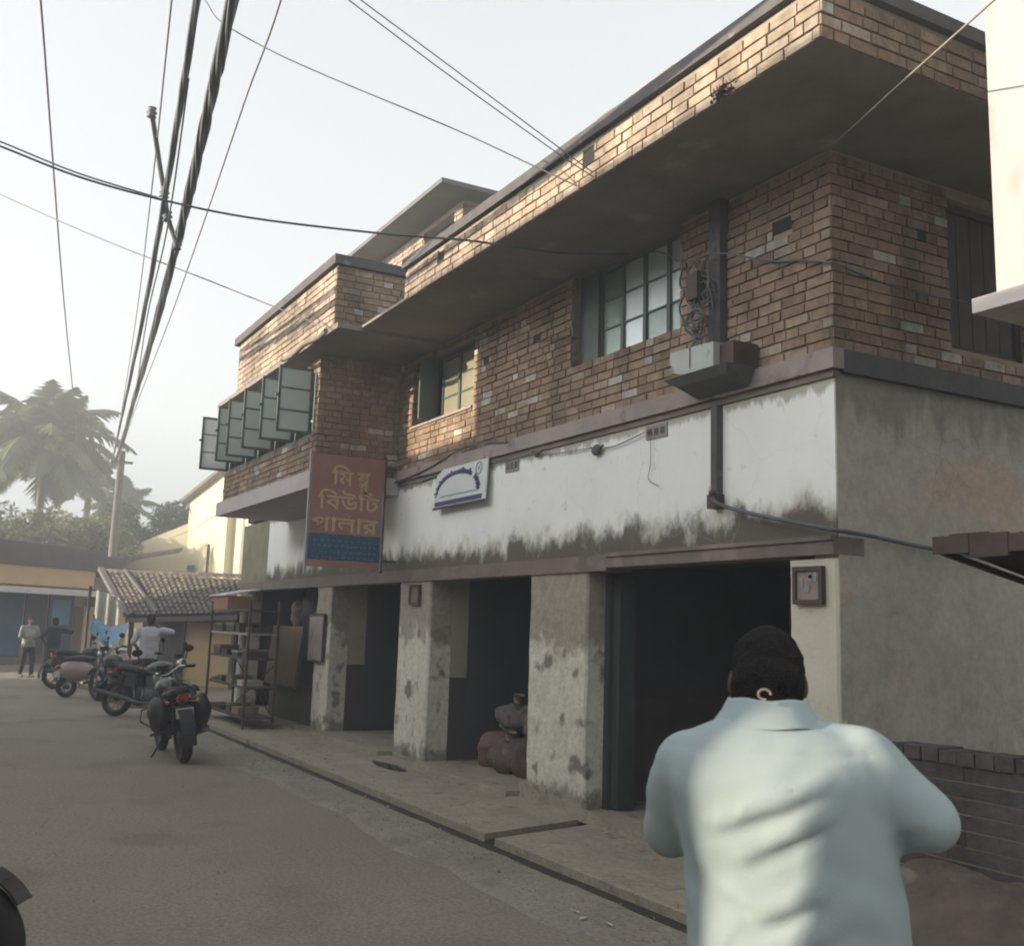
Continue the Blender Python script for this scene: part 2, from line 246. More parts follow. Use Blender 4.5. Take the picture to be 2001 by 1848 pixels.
class MB:
    def __init__(s): s.v = []; s.f = []; s.t = []; s.sm = []
    def add(s, vs, fs, tone=0., smooth=False):
        o = len(s.v); s.v += [tuple(v) for v in vs]; s.t += [tone] * len(vs)
        for f in fs: s.f.append(tuple(i + o for i in f)); s.sm.append(smooth)
        return s
    def box(s, x0, x1, y0, y1, z0, z1, tone=0.):
        vs = [(x, y, z) for z in (z0, z1) for y in (y0, y1) for x in (x0, x1)]
        return s.add(vs, [(0, 2, 3, 1), (4, 5, 7, 6), (0, 1, 5, 4), (2, 6, 7, 3), (0, 4, 6, 2), (1, 3, 7, 5)], tone)
    def obox(s, o, a, b, c, tone=0.):
        """box from corner o with edge vectors a,b,c"""
        o, a, b, c = map(Vector, (o, a, b, c))
        vs = [o, o + a, o + b, o + a + b, o + c, o + a + c, o + b + c, o + a + b + c]
        fs = [(0, 2, 3, 1), (4, 5, 7, 6), (0, 1, 5, 4), (2, 6, 7, 3), (0, 4, 6, 2), (1, 3, 7, 5)]
        if a.cross(b).dot(c) < 0: fs = [tuple(reversed(f)) for f in fs]
        return s.add(vs, fs, tone)
    def bar(s, p, q, w, h=None, up=(0, 0, 1)):
        """rectangular bar from p to q"""
        p, q = Vector(p), Vector(q); h = h or w; d = (q - p).normalized(); u = Vector(up)
        if abs(d.dot(u)) > .95: u = Vector((1, 0, 0))
        a = d.cross(u).normalized(); b = a.cross(d).normalized()
        return s.obox(p - a * w / 2 - b * h / 2, a * w, b * h, q - p)
    def tube(s, pts, r, n=8, cap=True, tone=0.):
        pts = [Vector(p) for p in pts]; rs = r if isinstance(r, (list, tuple)) else [r] * len(pts)
        vs = []; fs = []; ref = None
        for i, p in enumerate(pts):
            d = (pts[min(i + 1, len(pts) - 1)] - pts[max(i - 1, 0)]).normalized()
            if ref is None: ref = Vector((0, 0, 1)) if abs(d.z) < .9 else Vector((1, 0, 0))
            a = d.cross(ref).normalized(); b = a.cross(d).normalized(); ref = b
            for k in range(n):
                t = 2 * math.pi * k / n; vs.append(p + (a * math.cos(t) + b * math.sin(t)) * rs[i])
        for i in range(len(pts) - 1):
            for k in range(n):
                k2 = (k + 1) % n; fs.append((i * n + k, i * n + k2, (i + 1) * n + k2, (i + 1) * n + k))
        if cap: fs.append(tuple(range(n))); fs.append(tuple(reversed(range((len(pts) - 1) * n, len(pts) * n))))
        return s.add(vs, fs, tone, True)
    def lathe(s, c, axis, prof, n=20):
        """prof: (distance along axis, radius)"""
        c = Vector(c); ax = Vector(axis).normalized(); u = Vector((0, 0, 1)) if abs(ax.z) < .9 else Vector((1, 0, 0))
        a = ax.cross(u).normalized(); b = ax.cross(a); vs = []; fs = []
        for h, r in prof:
            for k in range(n):
                t = 2 * math.pi * k / n; vs.append(c + ax * h + (a * math.cos(t) + b * math.sin(t)) * r)
        for i in range(len(prof) - 1):
            for k in range(n):
                k2 = (k + 1) % n; fs.append((i * n + k, i * n + k2, (i + 1) * n + k2, (i + 1) * n + k))
        return s.add(vs, fs, 0., True)
    def torus(s, c, axis, R, r, n=28, k=10, sq=1.0):
        prof = [(r * sq * math.sin(2 * math.pi * i / k), R + r * math.cos(2 * math.pi * i / k)) for i in range(k + 1)]
        return s.lathe(c, axis, prof, n)
    def prism(s, poly, z0, z1, tone=0.):
        n = len(poly); vs = [(x, y, z0) for x, y in poly] + [(x, y, z1) for x, y in poly]
        fs = [tuple(reversed(range(n))), tuple(range(n, 2 * n))] + [(i, (i + 1) % n, n + (i + 1) % n, n + i) for i in range(n)]
        return s.add(vs, fs, tone)
    def ball(s, c, r, n=12, m=8, sc=(1, 1, 1)):
        vs = []; fs = []
        for i in range(m + 1):
            ph = math.pi * i / m
            for k in range(n):
                t = 2 * math.pi * k / n
                vs.append((c[0] + r * sc[0] * math.sin(ph) * math.cos(t), c[1] + r * sc[1] * math.sin(ph) * math.sin(t), c[2] + r * sc[2] * math.cos(ph)))
        for i in range(m):
            for k in range(n):
                k2 = (k + 1) % n; fs.append((i * n + k, (i + 1) * n + k, (i + 1) * n + k2, i * n + k2))
        return s.add(vs, fs, 0., True)
    def mesh(s, name):
        me = bpy.data.meshes.new(name); me.from_pydata(s.v, [], s.f); me.update()
        me.polygons.foreach_set('use_smooth', s.sm)
        if any(s.t):
            at = me.attributes.new('tone', 'FLOAT', 'POINT'); at.data.foreach_set('value', s.t)
        return me
def link(name, me, m, parent=None, label=None, kind=None, world=True):
    o = bpy.data.objects.new(name, me)
    if m is not None and hasattr(me, 'materials') and not me.materials: me.materials.append(m)
    C.objects.link(o)
    if parent is not None:
        o.parent = parent
        if world: o.matrix_parent_inverse = Matrix(parent['_m']).inverted() if '_m' in parent else Matrix.Identity(4)
    if label: o['label'] = label
    if kind: o['kind'] = kind
    return o
MATS = {}
def P(name, mb, m, parent=None, label=None, kind=None, world=True):
    me = mb.mesh(name) if isinstance(mb, MB) else mb
    o = bpy.data.objects.new(name, me)
    if not me.materials: me.materials.append(mt[m] if isinstance(m, str) else m)
    C.objects.link(o)
    if parent is not None:
        o.parent = parent
        if world and parent.name in MATS: o.matrix_parent_inverse = MATS[parent.name].inverted()
        elif world and parent.parent is not None: pass
    if label: o['label'] = label
    if kind: o['kind'] = kind
    return o
def sub(name, mb, m, parent, **k):
    """sub-part: parent is a part whose own transform is identity relative to world coords"""
    return P(name, mb, m, parent, world=False, **k)
def T(name, label, cat, loc=(0, 0, 0), rz=0., group=None):
    o = bpy.data.objects.new(name, None); C.objects.link(o); o.empty_display_size = .2
    o.location = loc; o.rotation_euler = (0, 0, rz)
    o['label'] = label; o['category'] = cat
    if group: o['group'] = group
    MATS[o.name] = Matrix.Translation(loc) @ Matrix.Rotation(rz, 4, 'Z')
    return o
def tag(o, label, cat, group=None, kind=None):
    o['label'] = label; o['category'] = cat
    if group: o['group'] = group
    if kind: o['kind'] = kind
    return o
def copy_tree(o, parent=None):
    c = o.copy(); C.objects.link(c)
    if parent is not None: c.parent = parent; c.matrix_parent_inverse = o.matrix_parent_inverse.copy()
    for ch in list(o.children): copy_tree(ch, c)
    return c
def evalmesh(me, mods, name):
    o = bpy.data.objects.new('temp_shape', me); C.objects.link(o)
    for ty, kw in mods:
        md = o.modifiers.new(ty, ty)
        for k, v in kw.items(): setattr(md, k, v)
    dg = bpy.context.evaluated_depsgraph_get(); r = bpy.data.meshes.new_from_object(o.evaluated_get(dg)); r.name = name
    bpy.data.objects.remove(o); bpy.data.meshes.remove(me)
    for p in r.polygons: p.use_smooth = True
    return r
def skinmesh(mb, name, vox, smooth=4, fac=.5):
    return evalmesh(mb.mesh(name), [('REMESH', dict(mode='VOXEL', voxel_size=vox, use_smooth_shade=True)), ('SMOOTH', dict(factor=fac, iterations=smooth))], name)
# ================================================================ SETTING
def setting(name, mb, m): 
    o = P(name, mb, m); o['kind'] = 'structure'; return o
YF, XC = 5.4, -5.27
b = MB(); b.prism([(-900, -900), (900, -900), (900, 900), (-900, 900)], -.60, -.30); setting('ground', b, 'earth')
# dusty yard either side of the road, left of the building and under the far houses
b = MB(); b.prism([(-70, 3.98), (-20.9, 3.98), (-20.9, 30), (-70, 30)], -.3, -.002); b.prism([(-70, -40), (-36, -40), (-36, 3.978), (-70, 3.978)], -.3, -.002)
b.prism([(-2.6, 4.13), (20, 4.13), (20, 30), (-2.6, 30)], -.3, -.001); setting('yard', b, 'earth')
def gridsheet(x0, x1, yfun0, yfun1, nx, ny, z, amp, seed):
    b = MB(); vs = []; fs = []
    for i in range(nx + 1):
        x = x0 + (x1 - x0) * i / nx; a, c = yfun0(x), yfun1(x)
        for j in range(ny + 1):
            y = a + (c - a) * j / ny; e = amp * (noise.noise(Vector((x * .9, y * .9, seed))) + .5 * noise.noise(Vector((x * 3, y * 3, seed))))
            if j in (0, ny): e *= .3
            if j == 0 and amp < .011: e = -.022
            if j == 1 and amp < .011: e *= .2
            vs.append((x, y, z + e))
    for i in range(nx):
        for j in range(ny):
            q = i * (ny + 1) + j; fs.append((q, q + ny + 1, q + ny + 2, q + 1))
    return b.add(vs, fs, 0, True)
vy = lambda x: 3.42 + .05 * math.sin(x * 1.1) + .05 * math.sin(x * 2.7 + 1) + .03 * math.sin(x * 6)
b = gridsheet(-35.99, 20, lambda x: -9., vy, 220, 40, .0, .012, 3.); setting('road', b, 'asphalt')
b = gridsheet(-20.5, 20, lambda x: vy(x) - .12, lambda x: 3.925 + .012 * math.sin(x * 5) + .008 * math.sin(x * 13), 260, 6, .010, .008, 9.)
setting('road_verge', b, 'verge')
b = MB(); b.prism([(-20.5, 3.935), (20, 3.935), (20, 3.91), (-20.5, 3.91)][::-1], -.3, .004); setting('drain_lip', b, 'verge')
b = MB(); b.box(-20.5, 20, 3.93, 4.14, -.3, -.028); setting('drain_bed', b, 'drain')  # near-flush dark bed, trench and kerb-face shade put into its colour
# far end of the road in sunlight
b = MB(); b.prism([(-41.8, 6.9), (-33.2, -2.0), (-32.2, -1.4), (-33.7, 2.3), (-34.2, 2.5), (-38.9, 6.95)], .0, .12); setting('far_kerb', b, 'floor')
# pavement platform in front of the shops, in two slabs split by a side drain, and step strip
def slab(nm, poly, z, m): b = MB(); b.prism(poly, -.3, z); return setting(nm, b, m)
slab('pavement', [(-20.4, 4.13), (-7.83, 4.13), (-8.18, 5.38), (-20.4, 5.38)], .035, 'floor')
slab('pavement_slab', [(-7.66, 4.13), (-2.62, 4.13), (-2.62, 5.38), (-7.98, 5.38)], .03, 'floor')
slab('pavement_drain', [(-7.83, 4.13), (-7.66, 4.13), (-7.98, 5.38), (-8.18, 5.38)], -.012, 'drain')
b = MB()
for x0, x1 in ((-20.3, -16.1), (-15.4, -12.8), (-11.8, -9.45), (-8.36, -5.75)):
    b.box(x0, x1, 5.20, 5.385, .02, .085)
setting('shop_threshold', b, 'floor')
# ================================================================ MAIN BUILDING
B = T('brick_building', 'two storey brick building with whitewashed band, deep overhanging roof and dark open shops', 'building', (XC, YF, 0))
LEDZ0, LEDZ1, SOF = 3.50, 3.645, 5.14
W1 = (-8.75, -7.0, 4.21, SOF); W2 = (-12.67, -10.9, 4.20, 5.03)
# masonry cores
b = MB(); TH = .22; y0, y1 = YF + .012, YF + TH
for x0, x1, z0, z1 in ((-13.4, W2[0], LEDZ1, SOF), (W2[0], W2[1], LEDZ1, W2[2]), (W2[0], W2[1], W2[3], SOF), (W2[1], W1[0], LEDZ1, SOF), (W1[0], W1[1], LEDZ1, W1[2]), (W1[1], XC - .012, LEDZ1, SOF)):
    b.box(x0, x1, y0, y1, z0, z1)
SW = (6.62, 7.55, 3.85, 5.05)      # opening in the side wall
for a, c, z0, z1 in ((y1, SW[0], LEDZ1, SOF), (SW[0], SW[1], LEDZ1, SW[2]), (SW[0], SW[1], SW[3], SOF), (SW[1], 12, LEDZ1, SOF)):
    b.box(XC - TH, XC - .012, a, c, z0, z1)
P('upper_wall_core', b, 'mortar', B)
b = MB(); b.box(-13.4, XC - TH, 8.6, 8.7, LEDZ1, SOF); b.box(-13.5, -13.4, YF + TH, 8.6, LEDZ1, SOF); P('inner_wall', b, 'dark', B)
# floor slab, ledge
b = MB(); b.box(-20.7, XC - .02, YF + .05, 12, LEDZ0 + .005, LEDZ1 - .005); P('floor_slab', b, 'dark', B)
b = MB(); b.box(-13.1, XC + .05, YF - .055, YF + .05, LEDZ0, LEDZ1); P('ledge', b, 'ledge', B)
b = MB(); b.box(XC - .02, XC + .055, YF + .052, 12, LEDZ0 - .02, LEDZ1 - .003); P('side_ledge', b, 'ledge_dark', B)  # side run of the ledge, near-black unlike the mauve front
b = MB(); b.box(-13.1, XC + .012, YF - .02, YF + .05, LEDZ0 - .055, LEDZ0 - .003); P('brown_strip', b, 'beam', B)  # narrow brown strip directly below the ledge
# ground floor band, beam, pillars
b = MB(); b.box(-18.98, XC, YF, YF + .22, 2.34, LEDZ0 - .058); P('white_band', b, 'white', B)
b = MB(); b.box(-20.75, -18.983, YF + .004, YF + .22, 2.34, LEDZ0 - .058); P('olive_wall', b, 'olive', B)  # olive-coloured stretch at the left end of the band
b = MB(); b.box(-20.7, -8.02, YF - .03, YF + .25, 2.19, 2.337); b.box(-8.02, XC + .006, YF - .04, YF + .25, 2.215, 2.337)
b.box(-8.0, XC + .012, YF - .06, YF - .038, 2.31, 2.342); P('beam', b, 'beam', B)
pil = [(-5.735, XC, .26, 'pillar_cream'), (-9.43, -8.37, .24, 'pillar'), (-12.8, -11.86, .3, 'pillar'), (-16.08, -15.43, .3, 'pillar'), (-20.55, -20.2, .3, 'pillar')]
def rough_box(x0, x1, y0, y1, z0, z1, seed, amp=.012, n=14):
    """plastered pier with slightly wavy chipped arrises"""
    b = MB(); vs = []; fs = []
    for i in range(n + 1):
        z = z0 + (z1 - z0) * i / n
        ring = [(x0, y1), (x0, y0 + .02), (x0 + .02, y0), ((x0 + x1) / 2, y0), (x1 - .02, y0), (x1, y0 + .02), (x1, y1)]
        for k, (x, y) in enumerate(ring):
            q = Vector((x * 3, y * 3 + seed, z * 3.2)); a = amp if 0 < i < n else 0
            if k in (0, 6): a = 0
            vs.append((x + a * noise.noise(q) * (1 if k > 3 else -1), y + a * abs(noise.noise(q + Vector((9, 0, 0)))), z))
    for i in range(n):
        for k in range(6): q = i * 7 + k; fs.append((q, q + 1, q + 8, q + 7))
        fs.append((i * 7 + 6, i * 7, i * 7 + 7, i * 7 + 13))
    fs.append(tuple(range(6, -1, -1))); fs.append(tuple(range(n * 7, n * 7 + 7)))
    return b.add(vs, fs)
for k, (x0, x1, d, m) in enumerate(pil):
    P('pillar', rough_box(x0, x1, YF - .002, YF + d, 0, 2.19, k * 7.3, .016 if m == 'pillar' else .008), m, B, label='cream pillar at the right corner' if k == 0 else None)
b = rough_box(-9.50, -8.30, YF - .05, YF - .004, 0, .17, 3, .03, 4); P('pillar_foot', b, 'floor', B)
# side wall, ground floor plaster
b = MB(); b.box(XC - .22, XC + .004, YF + .014, 12, 0, LEDZ0 - .022); P('side_wall', b, 'plaster', B)
# partitions between the shops: cream above, brown dado below
for x in (-11.86, -15.43, -8.6):
    b = MB(); b.box(x - .1, x - .003, YF + .303, 8.3, 1.04, 2.3); P('partition', b, 'cream_in' if x != -8.6 else 'dark', B)
    b = MB(); b.box(x - .1, x, YF + .303, 8.3, 0.04, 1.037); P('dado', b, 'dado', B)
b = MB(); b.box(-11.87, -11.855, 5.93, 8.3, .05, 2.3); P('inner_dark_sheet', b, 'dark', B)  # dark sheet over the partition, shop dimness put into its colour
b = MB(); b.box(-15.44, -15.425, 5.98, 8.3, .05, 2.3); P('inner_dark_sheet', b, 'dark', B)
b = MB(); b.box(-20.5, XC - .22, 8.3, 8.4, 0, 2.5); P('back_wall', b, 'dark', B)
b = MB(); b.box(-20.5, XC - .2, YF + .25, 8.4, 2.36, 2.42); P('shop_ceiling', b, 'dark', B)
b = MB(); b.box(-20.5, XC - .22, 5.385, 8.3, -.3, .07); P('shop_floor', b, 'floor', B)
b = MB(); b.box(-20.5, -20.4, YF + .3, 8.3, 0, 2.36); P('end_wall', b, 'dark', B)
# green door frame beside the wide opening
b = MB(); b.box(-8.365, -8.29, YF + .20, YF + .34, .05, 2.19); P('door_frame', b, 'green_dark', B)
b = MB()
for k in range(9): b.box(-8.285 + .012 * k, -8.275 + .012 * k, YF + .24, YF + .42, .09, 2.15)
P('folding_shutter', b, 'green_dark', B)
# roof slab and parapets
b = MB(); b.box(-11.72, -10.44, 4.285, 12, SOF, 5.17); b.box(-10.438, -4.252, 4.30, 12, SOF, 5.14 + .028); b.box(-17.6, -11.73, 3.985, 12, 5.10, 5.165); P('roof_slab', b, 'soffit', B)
b = MB(); b.box(-10.43, -4.253, 4.302, 4.41, 5.169, 5.50); b.box(-4.36, -4.253, 4.41, 9.5, 5.169, 5.50); P('parapet_core', b, 'mortar_pale', B)
b = MB(); b.box(-10.47, -4.20, 4.25, 4.44, 5.503, 5.60); b.box(-4.40, -4.20, 4.443, 9.5, 5.503, 5.60); P('coping', b, 'coping', B)
b = MB(); b.box(-16.38, -11.892, 4.002, 4.11, 5.168, 5.92); b.box(-12.0, -11.892, 4.11, 5.6, 5.168, 5.92); P('wing_parapet_core', b, 'mortar_pale', B)
b = MB(); b.box(-16.55, -11.83, 3.94, 4.16, 5.923, 6.04); b.box(-12.05, -11.83, 4.163, 5.7, 5.923, 6.04); P('wing_coping', b, 'coping', B)
# sagging cloth/tar sheet edge under the wing corner
b = MB()
pts = [(-11.9 - .22 * k, 3.90, 5.10 - .02 * math.sin(k * 1.3) - .02) for k in range(9)]
b.tube(pts, .035, 6); P('soffit_drip', b, 'soffit', B)
# wing
b = MB(); y = 4.25
b.box(-17.85, -13.112, y + .012, y + .2, 3.56, 4.05); b.box(-17.85, -13.112, y + .012, y + .2, 4.95, 5.10)
b.box(-13.24, -13.112, y + .012, 5.41, 3.56, 5.10); b.box(-17.85, -17.75, y + .012, y + .2, 4.05, 4.95)
P('wing_wall_core', b, 'mortar', B)
b = MB(); b.box(-17.9, -13.0, 4.16, YF, 3.33, 3.555); P('wing_slab', b, 'slab', B)
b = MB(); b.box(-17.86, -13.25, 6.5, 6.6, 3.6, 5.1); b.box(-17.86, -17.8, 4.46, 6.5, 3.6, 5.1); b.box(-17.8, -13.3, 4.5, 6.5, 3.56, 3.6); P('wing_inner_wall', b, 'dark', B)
# ---------------------------------------------------------------- bricks
bricks = []   # (origin, u, normal-out depth vector, length, tone, set)
CH = .0815; BL = .232; JT = .012
def lay(o, u, nrm, L, z0, z1, holes=(), kind='brick', rnd=None, missing=(), cut_top=True):
    rr = random.Random(rnd); u = Vector(u); nrm = Vector(nrm); r = 0; z = z0
    while z + CH * .7 < z1:
        x = -rr.random() * .2 if r % 2 else -.13 - rr.random() * .05
        while x < L:
            l = BL if rr.random() < .72 else .115
            a, c = max(0, x), min(L, x + l); x += l + JT
            if c - a < .04: continue
            segs = [(a, c)]
            zt = min(z + CH - JT, z1 - .004)
            for h0, h1, hz0, hz1 in holes:
                if zt > hz0 + .01 and z < hz1 - .01:
                    ns = []
                    for s0, s1 in segs:
                        if s1 <= h0 or s0 >= h1: ns.append((s0, s1))
                        else:
                            if s0 < h0 - .03: ns.append((s0, h0))
                            if s1 > h1 + .03: ns.append((h1, s1))
                    segs = ns
            for s0, s1 in segs:
                t = min(1, max(0.02, rr.gauss(.48, .17))); 
                if kind == 'brick' and rr.random() < .06: t = .86 + .14 * rr.random()
                bricks.append((Vector(o) + u * s0 + Vector((0, 0, z)), u, nrm, s1 - s0, zt - z, t, kind, rr.random()))
        z += CH; r += 1
# front, side, fascia, side fascia, wing
fx = lambda x: x + 13.1
lay((-13.1, YF, LEDZ1 + .006), (1, 0, 0), (0, -1, 0), 13.1 + XC, 0, SOF - LEDZ1,
    holes=[(fx(W1[0]), fx(W1[1]), W1[2] - LEDZ1, 9), (fx(W2[0]), fx(W2[1]), W2[2] - LEDZ1, W2[3] - LEDZ1),
           (fx(-9.52), fx(-9.36), .96, 1.06), (fx(-10.66), fx(-10.52), .96, 1.06), (fx(-5.87), fx(-5.66), 1.02, 1.13), (fx(-6.53), fx(-6.39), -1, 9)], rnd=1)
lay((XC, YF, LEDZ1 + .006), (0, 1, 0), (1, 0, 0), 4.2, 0, SOF - LEDZ1, holes=[(SW[0] - YF, SW[1] - YF, SW[2] - LEDZ1, SW[3] - LEDZ1), (.88, .98, .98, 1.08)], rnd=2)
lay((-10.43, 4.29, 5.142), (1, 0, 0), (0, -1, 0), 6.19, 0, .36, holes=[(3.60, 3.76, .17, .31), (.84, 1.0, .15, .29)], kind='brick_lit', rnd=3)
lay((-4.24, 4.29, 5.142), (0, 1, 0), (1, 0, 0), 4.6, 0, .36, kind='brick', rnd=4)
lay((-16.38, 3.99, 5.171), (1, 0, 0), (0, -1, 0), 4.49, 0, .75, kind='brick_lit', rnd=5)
lay((-11.88, 3.99, 5.171), (0, 1, 0), (1, 0, 0), 1.6, 0, .75, kind='brick', rnd=6)
lay((-17.85, 4.25, 3.562), (1, 0, 0), (0, -1, 0), 4.75, 0, .49, kind='brick', rnd=7)
lay((-13.24, 4.25, 4.052), (1, 0, 0), (0, -1, 0), .14, 0, 1.04, kind='brick', rnd=8)
lay((-13.1, 4.25, 3.562), (0, 1, 0), (1, 0, 0), 1.15, 0, 1.53, kind='brick', rnd=9)
# loose course on the coping
rr = random.Random(5); x = -10.2
while x < -4.3:
    if rr.random() < (.75 if x > -8 else .25):
        bricks.append((Vector((x, 4.33, 5.603)), Vector((1, 0, 0)), Vector((0, -1, 0)), .23, .06 + .02 * rr.random(), .5 * rr.random() + .3, 'brick_lit', rr.random()))
    x += .25
# stair-head room on the roof
lay((-18.6, 7.04, 6.9), (1, 0, 0), (0, -1, 0), 3.75, 0, 1.6, holes=[(2.2, 3.45, 1.14, 1.50)], kind='brick_lit', rnd=12)
lay((-14.85, 7.04, 6.9), (0, 1, 0), (1, 0, 0), 2.0, 0, 1.6, kind='brick', rnd=13)
camp = Vector((0, 0, 1.65))
def vis(o): return 0 if o.x < -17.9 else 1
order = sorted(range(len(bricks)), key=lambda i: (bricks[i][0] - camp).length / (1 if bricks[i][1].x else .8))
NT = 10
bm_cache = {}
def brick_mesh(kind, ti, vi, L=1.):
    key = (kind, ti, vi)
    if key not in bm_cache:
        r2 = random.Random(ti * 31 + vi * 7 + len(kind)); j = lambda a: (r2.random() - .5) * a
        b = MB(); d = .10
        # unit brick: x 0..1 (scaled to length), y -proud..+d , z 0..1; front face slightly pillowed with chipped corners
        vs = [(0 + .00, d, 0), (1, d, 0), (1, d, 1), (0, d, 1)]
        e = .012
        f = [(.01 + j(.015), j(.003), .03 + j(.05)), (.99 + j(.015), j(.003), .03 + j(.05)), (.99 + j(.015), j(.003), .97 + j(.05)), (.01 + j(.015), j(.003), .97 + j(.05))]
        s_ = [(0 + j(.01), e, 0), (1 + j(.01), e, 0), (1 + j(.01), e, 1), (0 + j(.01), e, 1)]
        vs = f + s_ + vs
        fs = [(0, 1, 2, 3)] + [(i, i + 4, (i + 1) % 4 + 4, (i + 1) % 4) for i in range(4)] + [(i + 4, i + 8, (i + 1) % 4 + 8, (i + 1) % 4 + 4) for i in range(4)]
        b.add(vs, fs, max(.01, ti / (NT - 1)))
        bm_cache[key] = b
    return bm_cache[key]
mesh_cache = {}
def brick_matrix(bk):
    o, u, nrm, L, H, t, kind, rv = bk
    dv = -nrm
    flip = u.cross(dv).z < 0
    proud = (rv - .5) * .009
    o = o + nrm * (.006 + proud)
    if flip: o = o + u * L; u = -u
    m = Matrix(((u.x * L, dv.x, 0, o.x), (u.y * L, dv.y, 0, o.y), (0, 0, H, o.z), (0, 0, 0, 1)))
    return m
rest = {}
nb = 0
for i in order:
    bk = bricks[i]; ti = min(NT - 1, int(bk[5] * NT)); vi = int(bk[7] * 4); k = bk[6]
    mtx = brick_matrix(bk); src = brick_mesh(k, ti, vi)
    if nb < 298 and bk[0].z < 6.9 and not (bk[1].y and bk[0].y > 7.6):
        key = (k, ti, vi)
        if key not in mesh_cache:
            me = src.mesh('brick'); me.materials.append(mt[k]); mesh_cache[key] = me
        o = bpy.data.objects.new('brick', mesh_cache[key]); C.objects.link(o); o.parent = B; o.matrix_parent_inverse = MATS[B.name].inverted(); o.matrix_basis = mtx
        nb += 1
    else:
        R0 = rest.setdefault(k, MB()); R0.add([mtx @ Vector(v) for v in src.v], src.f, src.t[0])
for k, R0 in rest.items(): P('brickwork', R0, k, B, kind='stuff')
# stair-head room
b = MB(); b.box(-18.6, -16.4, 7.052, 7.3, 6.9, 8.5); b.box(-15.15, -14.862, 7.052, 7.3, 6.9, 8.5); b.box(-16.4, -15.15, 7.052, 7.3, 6.9, 8.03); b.box(-16.4, -15.15, 7.052, 7.3, 8.41, 8.5)
b.box(-15.06, -14.862, 7.3, 9.3, 5.2, 8.5); b.box(-18.6, -14.863, 7.053, 9.3, 5.2, 6.9); P('stair_room_wall', b, 'mortar_pale', B)
b = MB(); b.box(-18.9, -14.42, 6.45, 9.8, 8.505, 8.58); P('stair_room_roof', b, 'roof_dark', B)
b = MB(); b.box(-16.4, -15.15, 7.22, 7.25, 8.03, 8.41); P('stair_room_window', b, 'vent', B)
b = MB(); b.box(-16.5, -15.05, 6.96, 7.05, 7.985, 8.025); P('stair_room_sill', b, 'pillar_cream', B)

# ---------------------------------------------------------------- windows of the upper floor
def casement(parent, x0, x1, y, z0, z1, lights, rows, panem, frm=.035, bar=.018, dep=.04):
    """fixed grid in a wall opening facing the street; returns window part with frame and panes as sub-parts"""
    b = MB(); b.box(x0, x1, y, y + dep, z0, z0 + frm); b.box(x0, x1, y, y + dep, z1 - frm, z1)
    wl = (x1 - x0) / lights
    for i in range(lights + 1):
        x = x0 + wl * i; w = frm if i in (0, lights) else frm * 1.35
        b.box(max(x0, x - w / 2), min(x1, x + w / 2), y - .003, y + dep - .003, z0 + frm, z1 - frm)
    hh = (z1 - z0 - 2 * frm) / rows
    for i in range(lights):
        for r in range(1, rows): b.box(x0 + wl * i + frm * .67, x0 + wl * (i + 1) - frm * .67, y + .004, y + dep - .01, z0 + frm + hh * r - bar / 2, z0 + frm + hh * r + bar / 2)
    w = P('window', b, 'green', parent)
    for i in range(lights):
        for r in range(rows):
            q = MB(); a = x0 + wl * i + frm * .5; q.box(a, a + wl - frm, y + .018, y + .023, z0 + frm + hh * r + .004, z0 + frm + hh * (r + 1) - .004)
            pm = panem(i, r) if callable(panem) else panem
            if pm: sub('pane', q, pm, w)
    return w
casement(B, -8.42, W1[1] + .01, YF + .135, W1[2], SOF, 4, 3, lambda i, r: 'pane_green' if (i == 0 or (i, r) in ((2, 0), (3, 0))) else 'pane')
b = MB(); b.box(W1[0], -8.42, YF + .10, YF + .14, W1[2], SOF); P('window_shutter', b, 'green', B)
casement(B, -11.98, -11.02, YF + .10, W2[2], 4.99, 2, 3, 'pane_cream', frm=.04)
b = MB(); b.box(-12.14, -12.1, YF - .16, YF + .1, W2[2] + .02, W2[3] - .04); b.box(-12.22, -12.2, YF - .1, YF + .1, W2[2] + .02, W2[3] - .04); P('window_shutter', b, 'green', B)
b = MB(); b.box(W2[0], W2[1], YF - .03, YF + .1, W2[2] - .03, W2[2] - .002); P('window_sill', b, 'brick_lit' if False else 'ledge', B)
# side wall window with plank shutters
b = MB(); b.box(XC - .14, XC - .08, SW[0], SW[0] + .06, SW[2], SW[3]); b.box(XC - .14, XC - .08, SW[1] - .06, SW[1], SW[2], SW[3]); b.box(XC - .14, XC - .08, SW[0], SW[1], SW[3] - .06, SW[3]); b.box(XC - .14, XC - .08, SW[0], SW[1], SW[2], SW[2] + .05)
w = P('side_window', b, 'wood', B)
for k in range(5):
    q = MB(); a = SW[0] + .07 + k * .158; q.box(XC - .125, XC - .10, a, a + .148, SW[2] + .06, SW[3] - .07); sub('plank', q, 'wood', w)
